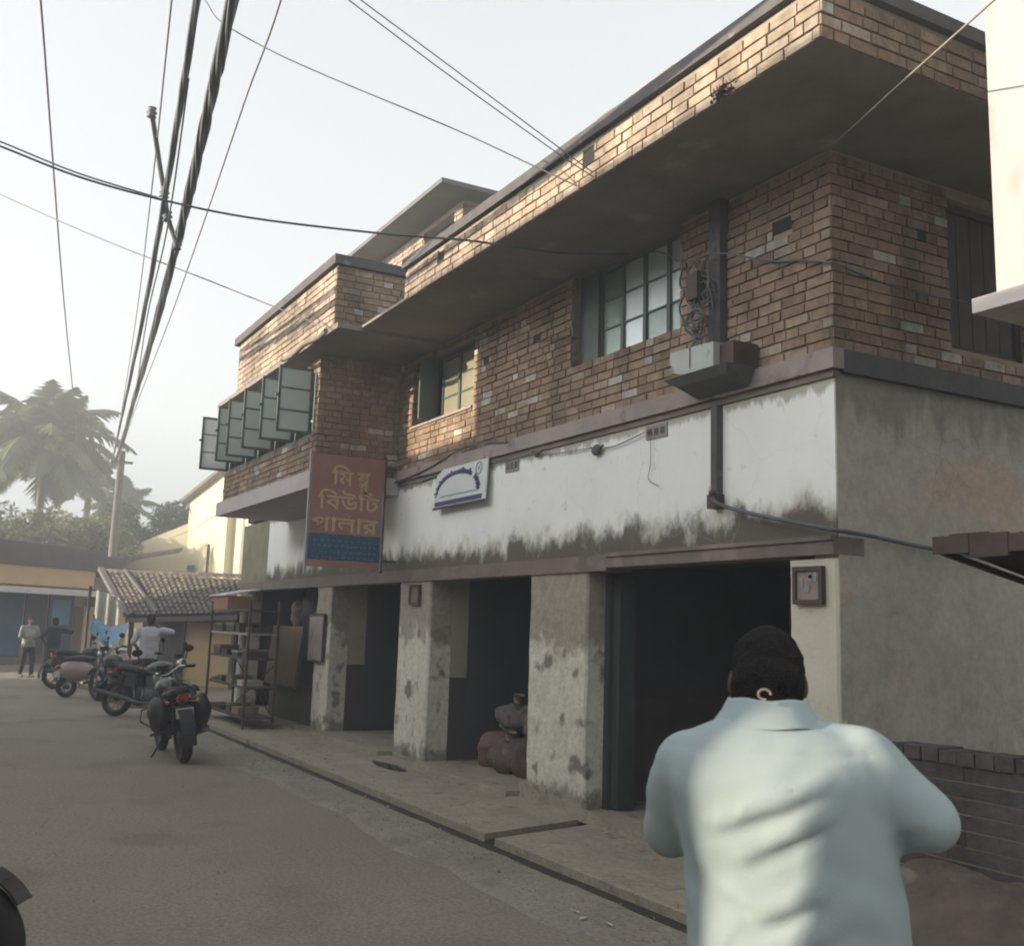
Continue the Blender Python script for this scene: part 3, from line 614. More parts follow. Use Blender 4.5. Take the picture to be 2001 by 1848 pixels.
# open casement shutters of the wing, hung square to the wall
def shutter(xh, wdt, z0, z1, panem, skew):
    # hinge line at (xh, 4.23), free edge toward the street
    d = Vector((math.sin(skew), -math.cos(skew), 0)); o = Vector((xh, 4.22, 0)); f = .034
    P3 = lambda s, z: o + d * s + Vector((0, 0, z)); n = Vector((d.y, -d.x, 0)) * .028
    b = MB()
    b.obox(P3(0, z0), d * f, n, Vector((0, 0, z1 - z0))); b.obox(P3(wdt - f, z0), d * f, n, Vector((0, 0, z1 - z0)))
    b.obox(P3(f, z0), d * (wdt - 2 * f), n, Vector((0, 0, f))); b.obox(P3(f, z1 - f), d * (wdt - 2 * f), n, Vector((0, 0, f)))
    hh = (z1 - z0) / 3
    for r in (1, 2): b.obox(P3(f, z0 + hh * r - .009), d * (wdt - 2 * f), n * .8, Vector((0, 0, .018)))
    b.obox(P3(wdt - .03, z0 + hh * 1.6), d * .06, n * 1.6, Vector((0, 0, .03)))
    w = P('casement_shutter', b, 'green', B)
    for r in range(3):
        q = MB(); q.obox(P3(f, z0 + hh * r + .012) + n * .4, d * (wdt - 2 * f), n * .15, Vector((0, 0, hh - .024))); sub('pane', q, panem, w)
for k, (xf, m) in enumerate(((-13.18, 'pane_open'), (-13.96, 'pane_open'), (-14.91, 'pane_open'), (-15.78, 'pane_open'), (-16.46, 'pane_open'), (-17.5, 'pane_milk'))):
    sk = (.02, -.03, .03, -.02, .04, -.03)[k]; shutter(xf - .06 + (.0 if k else -.02), .46, 4.055, 4.93, m, sk)
b = MB()
for x in (-13.3, -14.05, -15.0, -15.9, -16.6, -17.6): b.box(x - .03, x + .03, 4.26, 4.32, 4.05, 4.95)
b.box(-17.75, -13.25, 4.262, 4.318, 4.05, 4.09); b.box(-17.75, -13.25, 4.262, 4.318, 4.91, 4.95)
P('wing_window_frame', b, 'green', B)
b = MB()
for k in range(11): b.box(-17.5 + .4 * k, -17.485 + .4 * k, 4.34, 4.355, 4.09, 4.91)
P('window_grille', b, 'green', B)
# brick patches left bare in the whitewash
for x0, x1, z0, z1 in ((-10.03, -9.74, 3.30, 3.43), (-7.46, -7.16, 3.30, 3.42)):
    q = MB(); q.box(x0, x1, YF - .012, YF + .004, z0, z1); q2 = P('vent_block', q, 'ledge', B)
    q = MB()
    for k in range(3): q.box(x0 + .03 + k * .09, x0 + .09 + k * .09, YF - .014, YF - .011, z0 + .03, z1 - .03)
    sub('slot', q, 'coping', q2)

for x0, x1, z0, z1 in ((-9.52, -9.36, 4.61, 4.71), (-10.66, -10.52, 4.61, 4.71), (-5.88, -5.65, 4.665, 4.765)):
    q = MB(); q.box(x0, x1, YF + .0, YF + .02, z0, z1); P('vent_hole_shade', q, 'vent', B)
q = MB(); q.box(XC - .02, XC, YF + .88, YF + .98, 4.63, 4.72); P('vent_hole_shade', q, 'vent', B)
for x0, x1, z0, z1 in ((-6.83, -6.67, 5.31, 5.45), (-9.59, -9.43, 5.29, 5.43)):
    q = MB(); q.box(x0, x1, 4.292, 4.31, z0, z1); P('vent_hole_shade', q, 'vent', B)
# ================================================================ THINGS ON THE BUILDING
def smooth_path(pts, n=6):
    pts = [Vector(p) for p in pts]; out = []
    for i in range(len(pts) - 1):
        p0 = pts[max(i - 1, 0)]; p1 = pts[i]; p2 = pts[i + 1]; p3 = pts[min(i + 2, len(pts) - 1)]
        for k in range(n):
            t = k / n
            out.append(.5 * ((2 * p1) + (p2 - p0) * t + (2 * p0 - 5 * p1 + 4 * p2 - p3) * t * t + (3 * p1 - p0 - 3 * p2 + p3) * t ** 3))
    return out + [pts[-1]]
def text_mesh(body, size, name, ext=.003, bold=.0):
    cu = bpy.data.curves.new('lettering', 'FONT'); cu.body = body; cu.size = size; cu.extrude = ext; cu.offset = bold; cu.align_x = 'CENTER'; cu.resolution_u = 3
    o = bpy.data.objects.new('lettering', cu); C.objects.link(o)
    dg = bpy.context.evaluated_depsgraph_get(); me = bpy.data.meshes.new_from_object(o.evaluated_get(dg)); me.name = name
    bpy.data.objects.remove(o); bpy.data.curves.remove(cu); return me
# --- red hanging sign board square to the wall, facing up the street
SG = T('hanging_sign', 'red sign board with gold Bengali lettering and blue strip hung square to the wall', 'sign', (-12.96, 5.2, 2.3))
X = -12.96; ya, yb, za, zb = 4.18, 5.17, 2.34, 3.78
b = MB(); b.box(X - .03, X, ya, yb, za, zb); P('panel', b, 'red', SG)
b = MB(); b.box(X - .035, X + .006, ya - .028, ya - .001, za - .1, zb + .03); P('edge_post', b, 'steel', SG)
b = MB(); b.box(X - .02, X + .012, yb - .02, yb + .0, za - .02, zb - .42); P('trim_strip', b, 'steel', SG)
b = MB(); b.box(X - .045, X - .005, yb + .001, yb + .03, za - .04, zb + .04); b.box(X - .03, X - .01, yb + .03, YF - .06, zb - .12, zb - .09); b.box(X - .03, X - .01, yb + .03, YF, za + .1, za + .13); P('wall_bracket', b, 'rust', SG)
b = MB(); b.box(X + .001, X + .004, ya + .005, yb - .02, za + .09, za + .42); P('blue_strip', b, 'bluev', SG)
MT_ = Matrix(((0, 0, 1, 0), (1, 0, 0, 0), (0, 1, 0, 0), (0, 0, 0, 1)))
def sign_text(body, size, yc, zb_, m, name='lettering', bold=.004, sx=1.):
    me = text_mesh(body, size, name, bold=bold)
    me.transform(Matrix.Translation((X + .004, yc, zb_)) @ MT_ @ Matrix.Diagonal((sx, 1, 1, 1)))
    return P(name, me, m, SG)
yc = (ya + yb) / 2
sign_text('\u09bf\u09ae', .27, yc - .08, zb - .38, 'gold', sx=1.15); sign_text('\u09b7', .22, yc + .20, zb - .345, 'gold', sx=1.25)
sign_text('\u099f', .17, yc + .21, zb - .475, 'gold', sx=1.2)
q = MB(); q.tube([(X + .008, yc + .27, zb - .475), (X + .008, yc + .32, zb - .50), (X + .008, yc + .30, zb - .545), (X + .008, yc + .25, zb - .53)], .008, 6); P('vowel_stroke', q, 'gold', SG)
sign_text('\u09bf\u09ac\u0989\u09bf\u099f', .27, yc + .02, zb - .70, 'gold', sx=1.25)
sign_text('\u09aa\u09be\u09b2\u09be\u09b0', .27, yc - .02, zb - .985, 'gold', sx=1.27)
q = MB(); q.tube([(X + .008, yc - .02, zb - .755), (X + .008, yc + .03, zb - .795), (X + .008, yc + .10, zb - .745)], .008, 6); P('reph_stroke', q, 'gold', SG)
rr = random.Random(3)
q = MB()
for rz, s in ((za + .335, .035), (za + .27, .03), (za + .195, .03), (za + .125, .03)):
    y = ya + .07
    while y < yb - .1:
        l = rr.uniform(.02, .07)
        q.tube([(X + .006, y, rz + rr.uniform(-.006, .006)), (X + .006, y + l * .5, rz + rr.uniform(-.01, .01)), (X + .006, y + l, rz + rr.uniform(-.006, .006))], .0045, 4)
        if rr.random() < .7: q.tube([(X + .006, y + l * .4, rz), (X + .006, y + l * .4, rz - s * .6)], .004, 4)
        y += l + rr.uniform(.012, .035)
P('small_print', q, 'bluetext', SG)
# --- small blue and white board on the whitewashed band
SB = T('name_board', 'small white board with blue arched print tilted on the whitewashed band', 'sign', (-11.0, 5.36, 3.0))
def sbp(u, v, d=0.): return (-11.68 + 1.34 * u, 5.355 - .03 * (1 - v) - d, 3.045 + .46 * v)
def quad(mb, pts, d):
    n = len(pts); f = [sbp(u, v, d) for u, v in pts]; k = [sbp(u, v, d - .014) for u, v in pts]
    mb.add(f + k, [tuple(range(n)), tuple(reversed(range(n, 2 * n)))] + [(i, i + n, (i + 1) % n + n, (i + 1) % n) for i in range(n)])
q = MB(); quad(q, [(0, 0), (1, 0), (1, 1), (.12, 1), (.0, .85)], .014); P('panel', q, 'signw', SB)
q = MB(); quad(q, [(0, -.06), (1, -.06), (1, .0), (0, .0)], .03); P('lower_rim', q, 'rust', SB)
q = MB(); quad(q, [(.02, .03), (.94, .03), (.94, .15), (.02, .15)], .017); P('print_strip', q, 'navy', SB)
q = MB(); rr = random.Random(8)
for k in range(34):          # arched line of dense lettering, illegible in the photograph
    a = math.pi * (1 - k / 33); u = .44 + .40 * math.cos(a); v = .30 + .48 * math.sin(a); h = .10 + .07 * rr.random()
    if 24 < k < 27: continue
    ru, rv = math.cos(a) * .4, math.sin(a)
    L_ = math.hypot(ru, rv); ru /= L_; rv /= L_
    tu, tw = -rv * .011, ru * .02
    quad(q, [(u - tu, v - tw), (u + tu, v + tw), (u + tu + ru * h * .35, v + tw + rv * h), (u - tu + ru * h * .35, v - tw + rv * h)][::-1], .018 + .0002 * k)
    if k % 2: quad(q, [(u - .012, v + .02), (u + .02, v + .02), (u + .02, v + .05), (u - .012, v + .05)], .0265 + .0002 * k)
P('arched_print', q, 'navy', SB, kind='stuff')
q = MB(); u = .12
while u < .86:
    w = rr.uniform(.015, .045); v = .24 + rr.uniform(-.008, .008); quad(q, [(u, v), (u + w, v), (u + w, v + .05), (u, v + .045)], .018); u += w + .018
P('line_of_print', q, 'teal', SB)
q = MB()
for k in range(16):
    a0, a1 = 2 * math.pi * k / 16, 2 * math.pi * (k + .96) / 16
    f = lambda a, r: (.84 + .062 * r * math.cos(a), .80 + .17 * r * math.sin(a))
    quad(q, [f(a0, .72), f(a0, 1), f(a1, 1), f(a1, .72)][::-1], .018)
quad(q, [(.825, .76), (.855, .76), (.86, .85), (.82, .85)], .018); P('round_emblem', q, 'teal', SB)
# --- downpipe, cable tangle and box on the front wall
DP = T('downpipe', 'dark square rainwater pipe running down between window and corner', 'pipe', (-6.44, 5.38, 2.6))
b = MB(); b.box(-6.53, -6.39, 5.32, YF + .02, 3.66, SOF); P('upper_duct', b, 'coping', DP)
b = MB(); b.box(-6.52, -6.45, 5.335, YF, 2.66, 3.44); P('lower_pipe', b, 'coping', DP)
b = MB(); b.box(-6.535, -6.43, 5.31, YF - .001, 2.62, 2.73); b.ball((-6.42, 5.27, 2.73), .03, 8, 6); P('pipe_shoe', b, 'rust', DP)
BX = T('wall_box', 'pale metal cabinet with dark open underside fixed beside the downpipe', 'box', (-6.5, 5.2, 3.6))
b = MB(); pr = [(-6.72, 3.80), (-6.68, 3.70), (-6.55, 3.665), (-6.18, 3.665), (-6.18, 3.855), (-6.72, 3.875)]
n = len(pr); yy0, yy1 = 5.08, 5.39
vs = [(x, yy0, z) for x, z in pr] + [(x, yy1, z) for x, z in pr]
b.add(vs, [tuple(range(n)), tuple(reversed(range(n, 2 * n)))] + [(i, i + n, (i + 1) % n + n, (i + 1) % n) for i in range(n)]); P('cover', b, 'boxgrey', BX)
b = MB(); b.box(-6.46, -6.455, 5.072, 5.079, 3.70, 3.86); P('cover_seam', b, 'rust', BX)
b = MB(); b.box(-6.175, -6.02, 5.14, 5.38, 3.62, 3.84); P('side_housing', b, 'rust', BX)
b = MB(); b.add([(-6.78, 5.06, 3.655), (-6.0, 5.06, 3.655), (-6.0, 5.34, 3.655), (-6.78, 5.34, 3.655), (-6.68, 5.12, 3.59), (-6.08, 5.12, 3.59), (-6.08, 5.34, 3.52), (-6.68, 5.34, 3.52)],
    [(3, 2, 1, 0), (4, 5, 6, 7), (0, 1, 5, 4), (1, 2, 6, 5), (2, 3, 7, 6), (3, 0, 4, 7)]); P('under_tray', b, 'ledge_dark', BX)
CT = T('cable_tangle', 'knot of old service cables looped round the downpipe above the cabinet', 'cables', (-6.45, 5.2, 4.3))
rr = random.Random(21)
for k in range(9):
    pts = []; x = -6.5 + rr.uniform(-.2, .1); z = 4.72 - rr.random() * .15
    for i in range(7): pts.append((x + rr.uniform(-.13, .13), 5.235 + rr.uniform(-.05, .03), z)); z -= rr.uniform(.08, .18)
    b = MB(); b.tube(smooth_path(pts, 5), rr.choice((.005, .007, .009)), 5); P('loop', b, rr.choice(('wire', 'wire', 'rust', 'wire_grey')), CT)
for k in range(5):
    cx, cz = -6.47 + rr.uniform(-.12, .12), 4.1 + rr.uniform(-.3, .45); r = rr.uniform(.06, .13)
    b = MB(); b.tube([(cx + r * math.cos(a * .6), 5.20 + .02 * math.sin(a), cz + r * .8 * math.sin(a * .6)) for a in range(11)], .006, 5); P('loop', b, 'wire', CT)
b = MB(); b.box(-6.62, -6.48, 5.16, 5.26, 4.30, 4.52); P('junction_box', b, 'rust', CT)
# framed plaques and boards on the pillars
def plaque(name, label, x0, x1, z0, z1, frame, face, y=YF - .005, cat='frame', marks=0):
    t = T(name, label, cat, ((x0 + x1) / 2, y, z0))
    f = .03; b = MB(); b.box(x0, x1, y - .04, y, z0, z0 + f); b.box(x0, x1, y - .04, y, z1 - f, z1); b.box(x0, x0 + f, y - .04, y, z0 + f, z1 - f); b.box(x1 - f, x1, y - .04, y, z0 + f, z1 - f); P('frame', b, frame, t)
    b = MB(); b.box(x0 + f, x1 - f, y - .02, y - .002, z0 + f, z1 - f); P('face', b, face, t)
    if marks:
        b = MB(); r2 = random.Random(marks)
        for k in range(marks):
            a = x0 + f + (x1 - x0 - 2 * f) * r2.uniform(.1, .75); c = z0 + f + (z1 - z0 - 2 * f) * r2.uniform(.1, .8); b.box(a, a + .035, y - .026, y - .021, c, c + r2.uniform(.02, .07))
        P('fittings', b, 'steel', t, kind='stuff')
    return t
plaque('framed_plaque', 'small brown framed panel high on the cream corner pillar', -5.655, -5.375, 1.88, 2.14, 'rust', 'brick_dark' if False else 'ledge', marks=5)
plaque('meter_box', 'small brown box near the top of the second pillar', -12.42, -12.12, 1.90, 2.15, 'rust', 'beam')
plaque('notice_board', 'tall dark framed board on the narrow pillar beside the display rack', -16.30, -15.55, 1.05, 1.78, 'wood', 'ledge', y=YF - .02, marks=7)
# ---------------------------------------------------------------- cables on and over the building
def cable(pts, r, m, label, group=None, n=6, name='cable'):
    b = MB(); b.tube(smooth_path(pts, n), r, 6 if r < .02 else 10); o = P(name, b, m); return tag(o, label, 'cable', group)
cable([(-8.7, 5.30, 5.08), (-7.39, 5.33, 4.98), (-6.88, 5.33, 4.74), (-6.29, 5.22, 4.62), (-5.88, 5.36, 4.46), (-5.56, 5.36, 4.37), (-5.33, 5.355, 4.29), (-5.225, 5.42, 4.25), (-5.225, 5.73, 4.21), (-5.225, 6.26, 4.19), (-5.225, 7.2, 4.24)], .008, 'wire', 'thin cable wrapping the brick corner below the vent holes')
cable([(-6.42, 5.27, 2.73), (-6.38, 5.28, 2.65), (-6.0, 5.28, 2.54), (-5.53, 5.28, 2.44), (-5.20, 5.28, 2.37), (-5.19, 5.64, 2.35), (-5.2, 6.14, 2.31), (-5.2, 6.9, 2.27)], .016, 'wire', 'black cable from the foot of the downpipe round the plaster corner')
cable([(-13.26, 5.37, 3.40), (-12.5, 5.375, 3.42), (-11.79, 5.37, 3.46), (-10.6, 5.375, 3.42), (-9.46, 5.37, 3.44), (-9.0, 5.37, 3.38), (-8.25, 5.37, 3.34), (-7.91, 5.37, 3.31), (-7.4, 5.37, 3.38)], .006, 'wire_grey', 'thin grey wire pinned along the top of the whitewashed band')
cable([(-13.0, 5.33, 3.50), (-12.0, 5.33, 3.56), (-10.9, 5.33, 3.70), (-9.9, 5.33, 3.62)], .011, 'wire', 'black cable sagging over the mauve ledge by the small board')
cable([(-7.37, 5.37, 3.36), (-7.37, 5.375, 3.1), (-7.39, 5.37, 2.95), (-7.25, 5.375, 2.88)], .004, 'wire_grey', 'short thin wire hanging down the whitewashed band')
cable([(-9.4, 5.36, 4.62), (-9.0, 5.36, 4.56), (-8.6, 5.30, 4.50)], .006, 'wire', 'short wire across the brick wall left of the large window')
for k, (x, z) in enumerate(((-9.3, 3.41), (-8.2, 3.31))):
    b = MB(); b.ball((x, 5.36, z), .035 + .02 * k, 8, 6, (1.3, .6, 1)); b.tube([(x - .1, 5.36, z + .04), (x, 5.34, z), (x + .12, 5.36, z + .03)], .01, 5)
    tag(P('wire_knot', b, 'coping'), ('small knot of wire at the left of the thin grey wire', 'larger knot of wire in the middle of the whitewashed band')[k], 'cable knot')
b = MB(); rr = random.Random(4)
for k in range(90):
    p = Vector((-5.12 + rr.gauss(0, .05), 4.27 + rr.uniform(-.02, .02), 5.17 + rr.gauss(0, .022))); d = Vector((rr.uniform(-1, 1), rr.uniform(-1, .3), rr.uniform(-.3, 1))).normalized() * .06
    d *= .7; s = d.cross(Vector((0, 0, 1))) * .3; b.add([p - s, p + s, p + d], [(0, 1, 2)])
tag(P('wall_weed', b, 'coping'), 'small dry weed growing from the lower edge of the brick parapet', 'weed')
# ---------------------------------------------------------------- overhead lines
def strands(path, n, R, r, m, parent, turns):
    path = smooth_path(path, 10)
    for k in range(n):
        pts = []
        for i, p in enumerate(path):
            a = 2 * math.pi * (k / n) + turns * 2 * math.pi * i / len(path)
            d = (path[min(i + 1, len(path) - 1)] - path[max(i - 1, 0)]).normalized(); u = d.cross(Vector((0, 0, 1))).normalized(); v = u.cross(d)
            pts.append(p + (u * math.cos(a) + v * math.sin(a)) * R)
        b = MB(); b.tube(pts, r, 6); P('strand', b, m, parent)
OC = T('cable_bundle', 'thinner left bundle of black overhead cables', 'cable', (-41.87, 5.78, 7.57), group='overhead cable bundles')
strands([(-41.87, 5.78, 7.57), (-32, 4.5, 6.95), (-23.94, 3.47, 6.52), (-15.61, 2.4, 6.13), (-11.76, 1.9, 6.17), (-9.79, 1.65, 6.40), (-8.25, 1.45, 6.6), (-3, .78, 7.5)], 3, .013, .022, 'wire', OC, 4)
OC = T('cable_bundle', 'thick right bundle of twisted grey and black overhead cables', 'cable', (-41.86, 5.87, 7.38), group='overhead cable bundles')
b2 = [(-41.86, 5.87, 7.38), (-32, 4.65, 6.8), (-24.34, 3.68, 6.39), (-16.78, 2.73, 6.0), (-12.3, 2.17, 5.91), (-10.5, 1.95, 5.99), (-8.92, 1.75, 6.09), (-7.44, 1.56, 6.2), (-3, 1.0, 6.6)]
strands(b2, 4, .028, .024, 'wire', OC, 4); strands(b2, 2, .046, .010, 'wire_grey', OC, 5)
cable([(-39.4, 5.6, 7.0), (-28, 4.3, 6.95), (-19.62, 3.44, 6.98), (-14.2, 2.85, 7.03), (-10.74, 2.47, 7.12), (-8.51, 2.23, 7.15), (-4, 1.6, 7.4)], .010, 'wire_grey', 'thin overhead wire just right of the thick bundle')
cable([(-41.9, 5.8, 7.38), (-22.49, 3.27, 7.3), (-13.99, 2.09, 7.06), (-8.69, 1.32, 6.79), (-6.0, .93, 6.7)], .009, 'wire_grey', 'thin overhead wire just left of the thinner bundle')
cable([(-41.6, 5.8, 7.3), (-25, 3.75, 6.45), (-15.9, 2.48, 6.0), (-12.0, 2.0, 5.98), (-9.3, 1.62, 6.45)], .009, 'wire', 'thin overhead wire between the two bundles')
cable([(-41.6, 5.9, 7.2), (-26, 3.9, 6.3), (-17.5, 2.8, 5.86), (-12.3, 2.12, 5.80)], .008, 'wire', 'short thin wire running down from the spacer arm to the far pole')
cable([(-34, 3.6, 6.8), (-31.79, 3.29, 7.05), (-20.02, 1.69, 7.1), (-14.35, 0.92, 7.3), (-10.56, 0.4, 7.5), (-7, -.1, 7.6)], .012, 'wire_grey', 'leftmost faint wire running down behind the palm')
cable([(-40, -.2, 7.6), (-27, -.8, 7.0), (-18, -1.6, 6.9)], .012, 'wire_grey', 'faint wire at the extreme left edge above the palm')
cable([(-9.85, -0.45, 5.77), (-9.55, 0.18, 5.53), (-9.27, 0.78, 5.3), (-9.06, 1.42, 5.17), (-8.89, 2.17, 5.11), (-8.46, 3.2, 5.05), (-8.25, 3.9, 5.07), (-8.23, 4.2, 5.09), (-8.2, 4.5, 5.1), (-8.1, 4.9, 5.1), (-7.63, 5.3, 5.03)], .010, 'wire', 'dark service wire crossing the street to the top of the large window')
cable([(-9.9, -0.46, 5.83), (-9.6, 0.18, 5.59), (-9.32, 0.78, 5.35), (-9.06, 1.42, 5.18)], .008, 'wire_grey', 'grey wire doubling the service wire on its left end')
cable([(-16.3, -.3, 7.78), (-15.59, 0.36, 7.3), (-14.28, 1.58, 6.49), (-13.1, 2.69, 5.83), (-11.9, 3.9, 5.12)], .009, 'wire_grey', 'thin service wire sloping down to the corner of the projecting wing')
cable([(-8.7, 1.3, 7.15), (-8.56, 1.57, 6.8), (-8.48, 1.69, 6.61), (-8.26, 2.04, 6.36), (-7.98, 2.49, 6.11), (-7.4, 3.41, 5.64), (-7.07, 3.95, 5.34), (-6.87, 4.26, 5.16)], .006, 'wire_grey', 'single thin wire sloping to the parapet left of the paired wires')
cable([(-6.0, .9, 5.95), (-6.16, 1.85, 5.75), (-6.2, 2.04, 5.69), (-6.37, 2.88, 5.47), (-6.57, 3.89, 5.23), (-6.65, 4.27, 5.16)], .0045, 'wire_grey', 'lower of the paired thin wires meeting the sunlit parapet')
cable([(-6.02, .95, 6.0), (-6.18, 1.92, 5.79), (-6.22, 2.12, 5.735), (-6.38, 2.94, 5.525), (-6.58, 3.94, 5.27), (-6.64, 4.26, 5.19)], .0045, 'wire_grey', 'upper of the paired thin wires meeting the sunlit parapet')
cable([(-5.23, 5.3, 5.06), (-4.6, 4.97, 4.94), (-3.98, 4.65, 4.83), (-3.13, 4.2, 4.66), (-2.4, 3.8, 4.5)], .006, 'rope', 'pale cord stretched from the soffit corner toward the right')
SP = T('spacer_arm', 'dark steel spacer arm clamped across the two overhead cable bundles', 'cable fitting', (-11.9, 1.93, 6.2))
arm = [(-11.85, 1.70, 7.24), (-11.88, 1.84, 6.66), (-11.90, 1.92, 6.36), (-11.93, 1.98, 6.10), (-12.0, 2.12, 5.82)]
b = MB(); b.tube(arm, .028, 8); P('arm', b, 'coping', SP)
for k, p in enumerate((arm[0], arm[2], arm[3], arm[4])):
    b = MB(); b.lathe(Vector(p) + Vector((0, 0, -.06)), (0, 0, 1), [(0, .02), (.01, .055), (.04, .035), (.06, .06), (.09, .035), (.12, .05), (.13, .01)], 12); P('insulator', b, 'wire', SP)
UP = T('utility_pole', 'tall concrete utility pole beyond the low shop, cables fanning from its top', 'pole', (-42.8, 6.2, 0))
b = MB(); b.tube([(-42.8, 6.2, 0), (-42.8, 6.2, 4), (-42.75, 6.2, 7.9)], [.19, .165, .13], 12); P('shaft', b, 'concrete', UP)
b = MB(); b.bar((-42.6, 5.8, 7.45), (-42.6, 6.6, 7.45), .09); P('crossarm', b, 'rust', UP)
# ================================================================ NEIGHBOUR ON THE RIGHT
NB = T('white_building', 'cream white upper storey jutting in at the upper right', 'building', (-3.6, 4.9, 0))
b = MB(); b.box(-3.60, 6, 4.9, 7.4, 3.485, 6.1); P('wall', b, 'creamwall', NB)
b = MB(); b.box(-3.68, 6, 4.80, 7.5, 3.40, 3.482); P('floor_slab', b, 'tin', NB)
b = MB(); b.box(-2.1, 6, 6.9, 7.4, 0, 3.4); P('lower_wall', b, 'plaster', NB)
AW = T('awning', 'rusty brown sheet metal awning low at the right edge', 'awning', (-4.0, 4.8, 2.1))
b = MB()
for k in range(26):
    x = -4.06 + k * .12; b.add([(x, 4.90, 2.20), (x + .06, 4.90, 2.225), (x + .12, 4.90, 2.20), (x, 6.6, 1.86), (x + .06, 6.6, 1.885), (x + .12, 6.6, 1.86)], [(0, 1, 4, 3), (1, 2, 5, 4)])
P('roof_sheet', b, 'rust', AW)
b = MB(); rr = random.Random(2)
for k in range(26):
    x = -4.06 + k * .118; b.box(x, x + .119, 4.885 - .006 * (k % 2), 4.90, 2.10 + rr.uniform(0, .03), 2.225 + .01 * math.sin(k))
P('valance', b, 'rust', AW)
b = MB(); b.bar((-4.03, 4.93, 2.14), (-4.03, 6.6, 1.83), .03); P('frame_rail', b, 'rust', AW)
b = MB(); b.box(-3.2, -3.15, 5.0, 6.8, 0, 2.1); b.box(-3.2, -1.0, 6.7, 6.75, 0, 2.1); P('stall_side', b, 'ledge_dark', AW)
# --- low brick wall at the lower right
LW = T('low_brick_wall', 'low wall of dark loosely laid bricks at the lower right', 'wall', (-4.5, 5.0, 0))
b = MB(); b.box(-4.50, -2.5, 5.004, 5.2, 0, 1.0); P('wall_core', b, 'mortar_pale', LW)
rr = random.Random(17); z = .34; r = 0
while z < 1.0:
    x = -4.5 - (0 if r % 2 else .12)
    while x < -2.7:
        l = .50; a = max(x, -4.5); c = x + l
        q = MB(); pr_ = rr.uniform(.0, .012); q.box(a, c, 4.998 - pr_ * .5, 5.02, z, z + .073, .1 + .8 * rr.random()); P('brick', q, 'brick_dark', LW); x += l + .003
    z += .083; r += 1
x = -4.5
while x < -2.7:
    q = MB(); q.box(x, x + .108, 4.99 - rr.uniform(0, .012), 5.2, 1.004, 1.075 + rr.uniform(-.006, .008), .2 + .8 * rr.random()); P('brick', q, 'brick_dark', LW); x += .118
b = MB(); vs = []; fs = []; N = 36
for i in range(N + 1):
    for j in range(17):
        x = -4.8 + 2.9 * i / N; y = 3.99 + 1.02 * j / 16; t = (y - 4.02) / .98; t = max(0, min(1, t)); e = min(1, max(0, (x + 4.8) / .5))
        h = .03 + .45 * (t * t * (3 - 2 * t)) * e + .05 * noise.noise(Vector((x * 3, y * 3, 2))) * t + .03 * noise.noise(Vector((x * 9, y * 9, 5))) * t
        vs.append((x, y, h if j else .0))
for i in range(N):
    for j in range(16): q = i * 17 + j; fs.append((q, q + 17, q + 18, q + 1))
b.add(vs, fs, 0, True); o = P('spoil_heap', b, 'soil'); tag(o, 'brown heap of earth and rubble against the low dark brick wall', 'earth heap', kind='stuff')
# ================================================================ RACK AND GOODS AT THE LEFT SHOP
RK = T('display_rack', 'open steel shelf rack standing on the pavement before the left shop', 'shelf', (-18.2, 4.6, 0))
x0, x1, y0, y1 = -18.6, -16.2, 4.40, 4.85
for x in (x0, x1):
    for y in (y0, y1): b = MB(); b.bar((x, y, .03), (x, y, 1.95), .035); P('post', b, 'rust', RK)
for z in (.18, .62, 1.05, 1.42, 1.78):
    b = MB(); b.box(x0, x1, y0, y1, z, z + .03); P('shelf', b, 'rust' if z != 1.42 else 'steel', RK)
b = MB(); b.bar((x0, y1, .2), (x1, y1, 1.0), .015); b.bar((x0, y1, 1.0), (x1, y1, .2), .015); P('cross_brace', b, 'rust', RK)
rr = random.Random(31)
kinds = ['card', 'rust', 'rust', 'card', 'greyshirt', 'rust', 'sheet']
n = 0
labels = ['on the lowest rack shelf', 'on the second rack shelf', 'on the middle rack shelf', 'on the fourth rack shelf']
for si, z in enumerate((.21, .65, 1.08, 1.45)):
    x = x0 + .06; k = 0
    while x < x1 - .3:
        w = rr.uniform(.22, .5); h = rr.uniform(.05, .16); b = MB(); m = rr.choice(kinds)
        xx = min(x + w, x1 - .05)
        b.box(x, xx, y0 + .05, y1 - .08, z, z + h); q = MB(); q.box(x - .006, xx + .006, y0 + .043, y1 - .073, z + h * .8, z + h + .006)
        o = P('carton', b, m); tag(o, f'{dict(card="brown cardboard", rust="dark rusty", sheet="pale", steel="grey metal", greyshirt="grey", boxred="terracotta")[m]} carton number {k+1} from the left {labels[si]}'.replace('number 1 from', 'first from').replace('number 2 from', 'second from').replace('number 3 from', 'third from').replace('number 4 from', 'fourth from').replace('number 5 from', 'fifth from'), 'box', 'cartons on the display rack')
        P('lid', q, rr.choice(('card', 'sheet', 'rust')), o, world=False); x = xx + rr.uniform(.06, .4); k += 1
t = T('top_box', 'terracotta box with a white lid on top of the display rack', 'box', (-18.2, 4.6, 1.81))
b = MB(); b.box(-18.75, -17.6, 4.4, 4.85, 1.81, 2.03); P('body', b, 'boxred', t)
b = MB(); b.add([(-18.78, 4.36, 2.032), (-17.57, 4.36, 2.032), (-17.5, 4.9, 2.13), (-18.7, 4.9, 2.13), (-18.78, 4.36, 2.05), (-17.57, 4.36, 2.05), (-17.5, 4.9, 2.16), (-18.7, 4.9, 2.16)], [(3, 2, 1, 0), (4, 5, 6, 7), (0, 1, 5, 4), (1, 2, 6, 5), (2, 3, 7, 6), (3, 0, 4, 7)]); P('lid', b, 'lid', t)
t = T('white_post', 'slim white post standing behind the display rack', 'post', (-19.6, 5.2, 0))
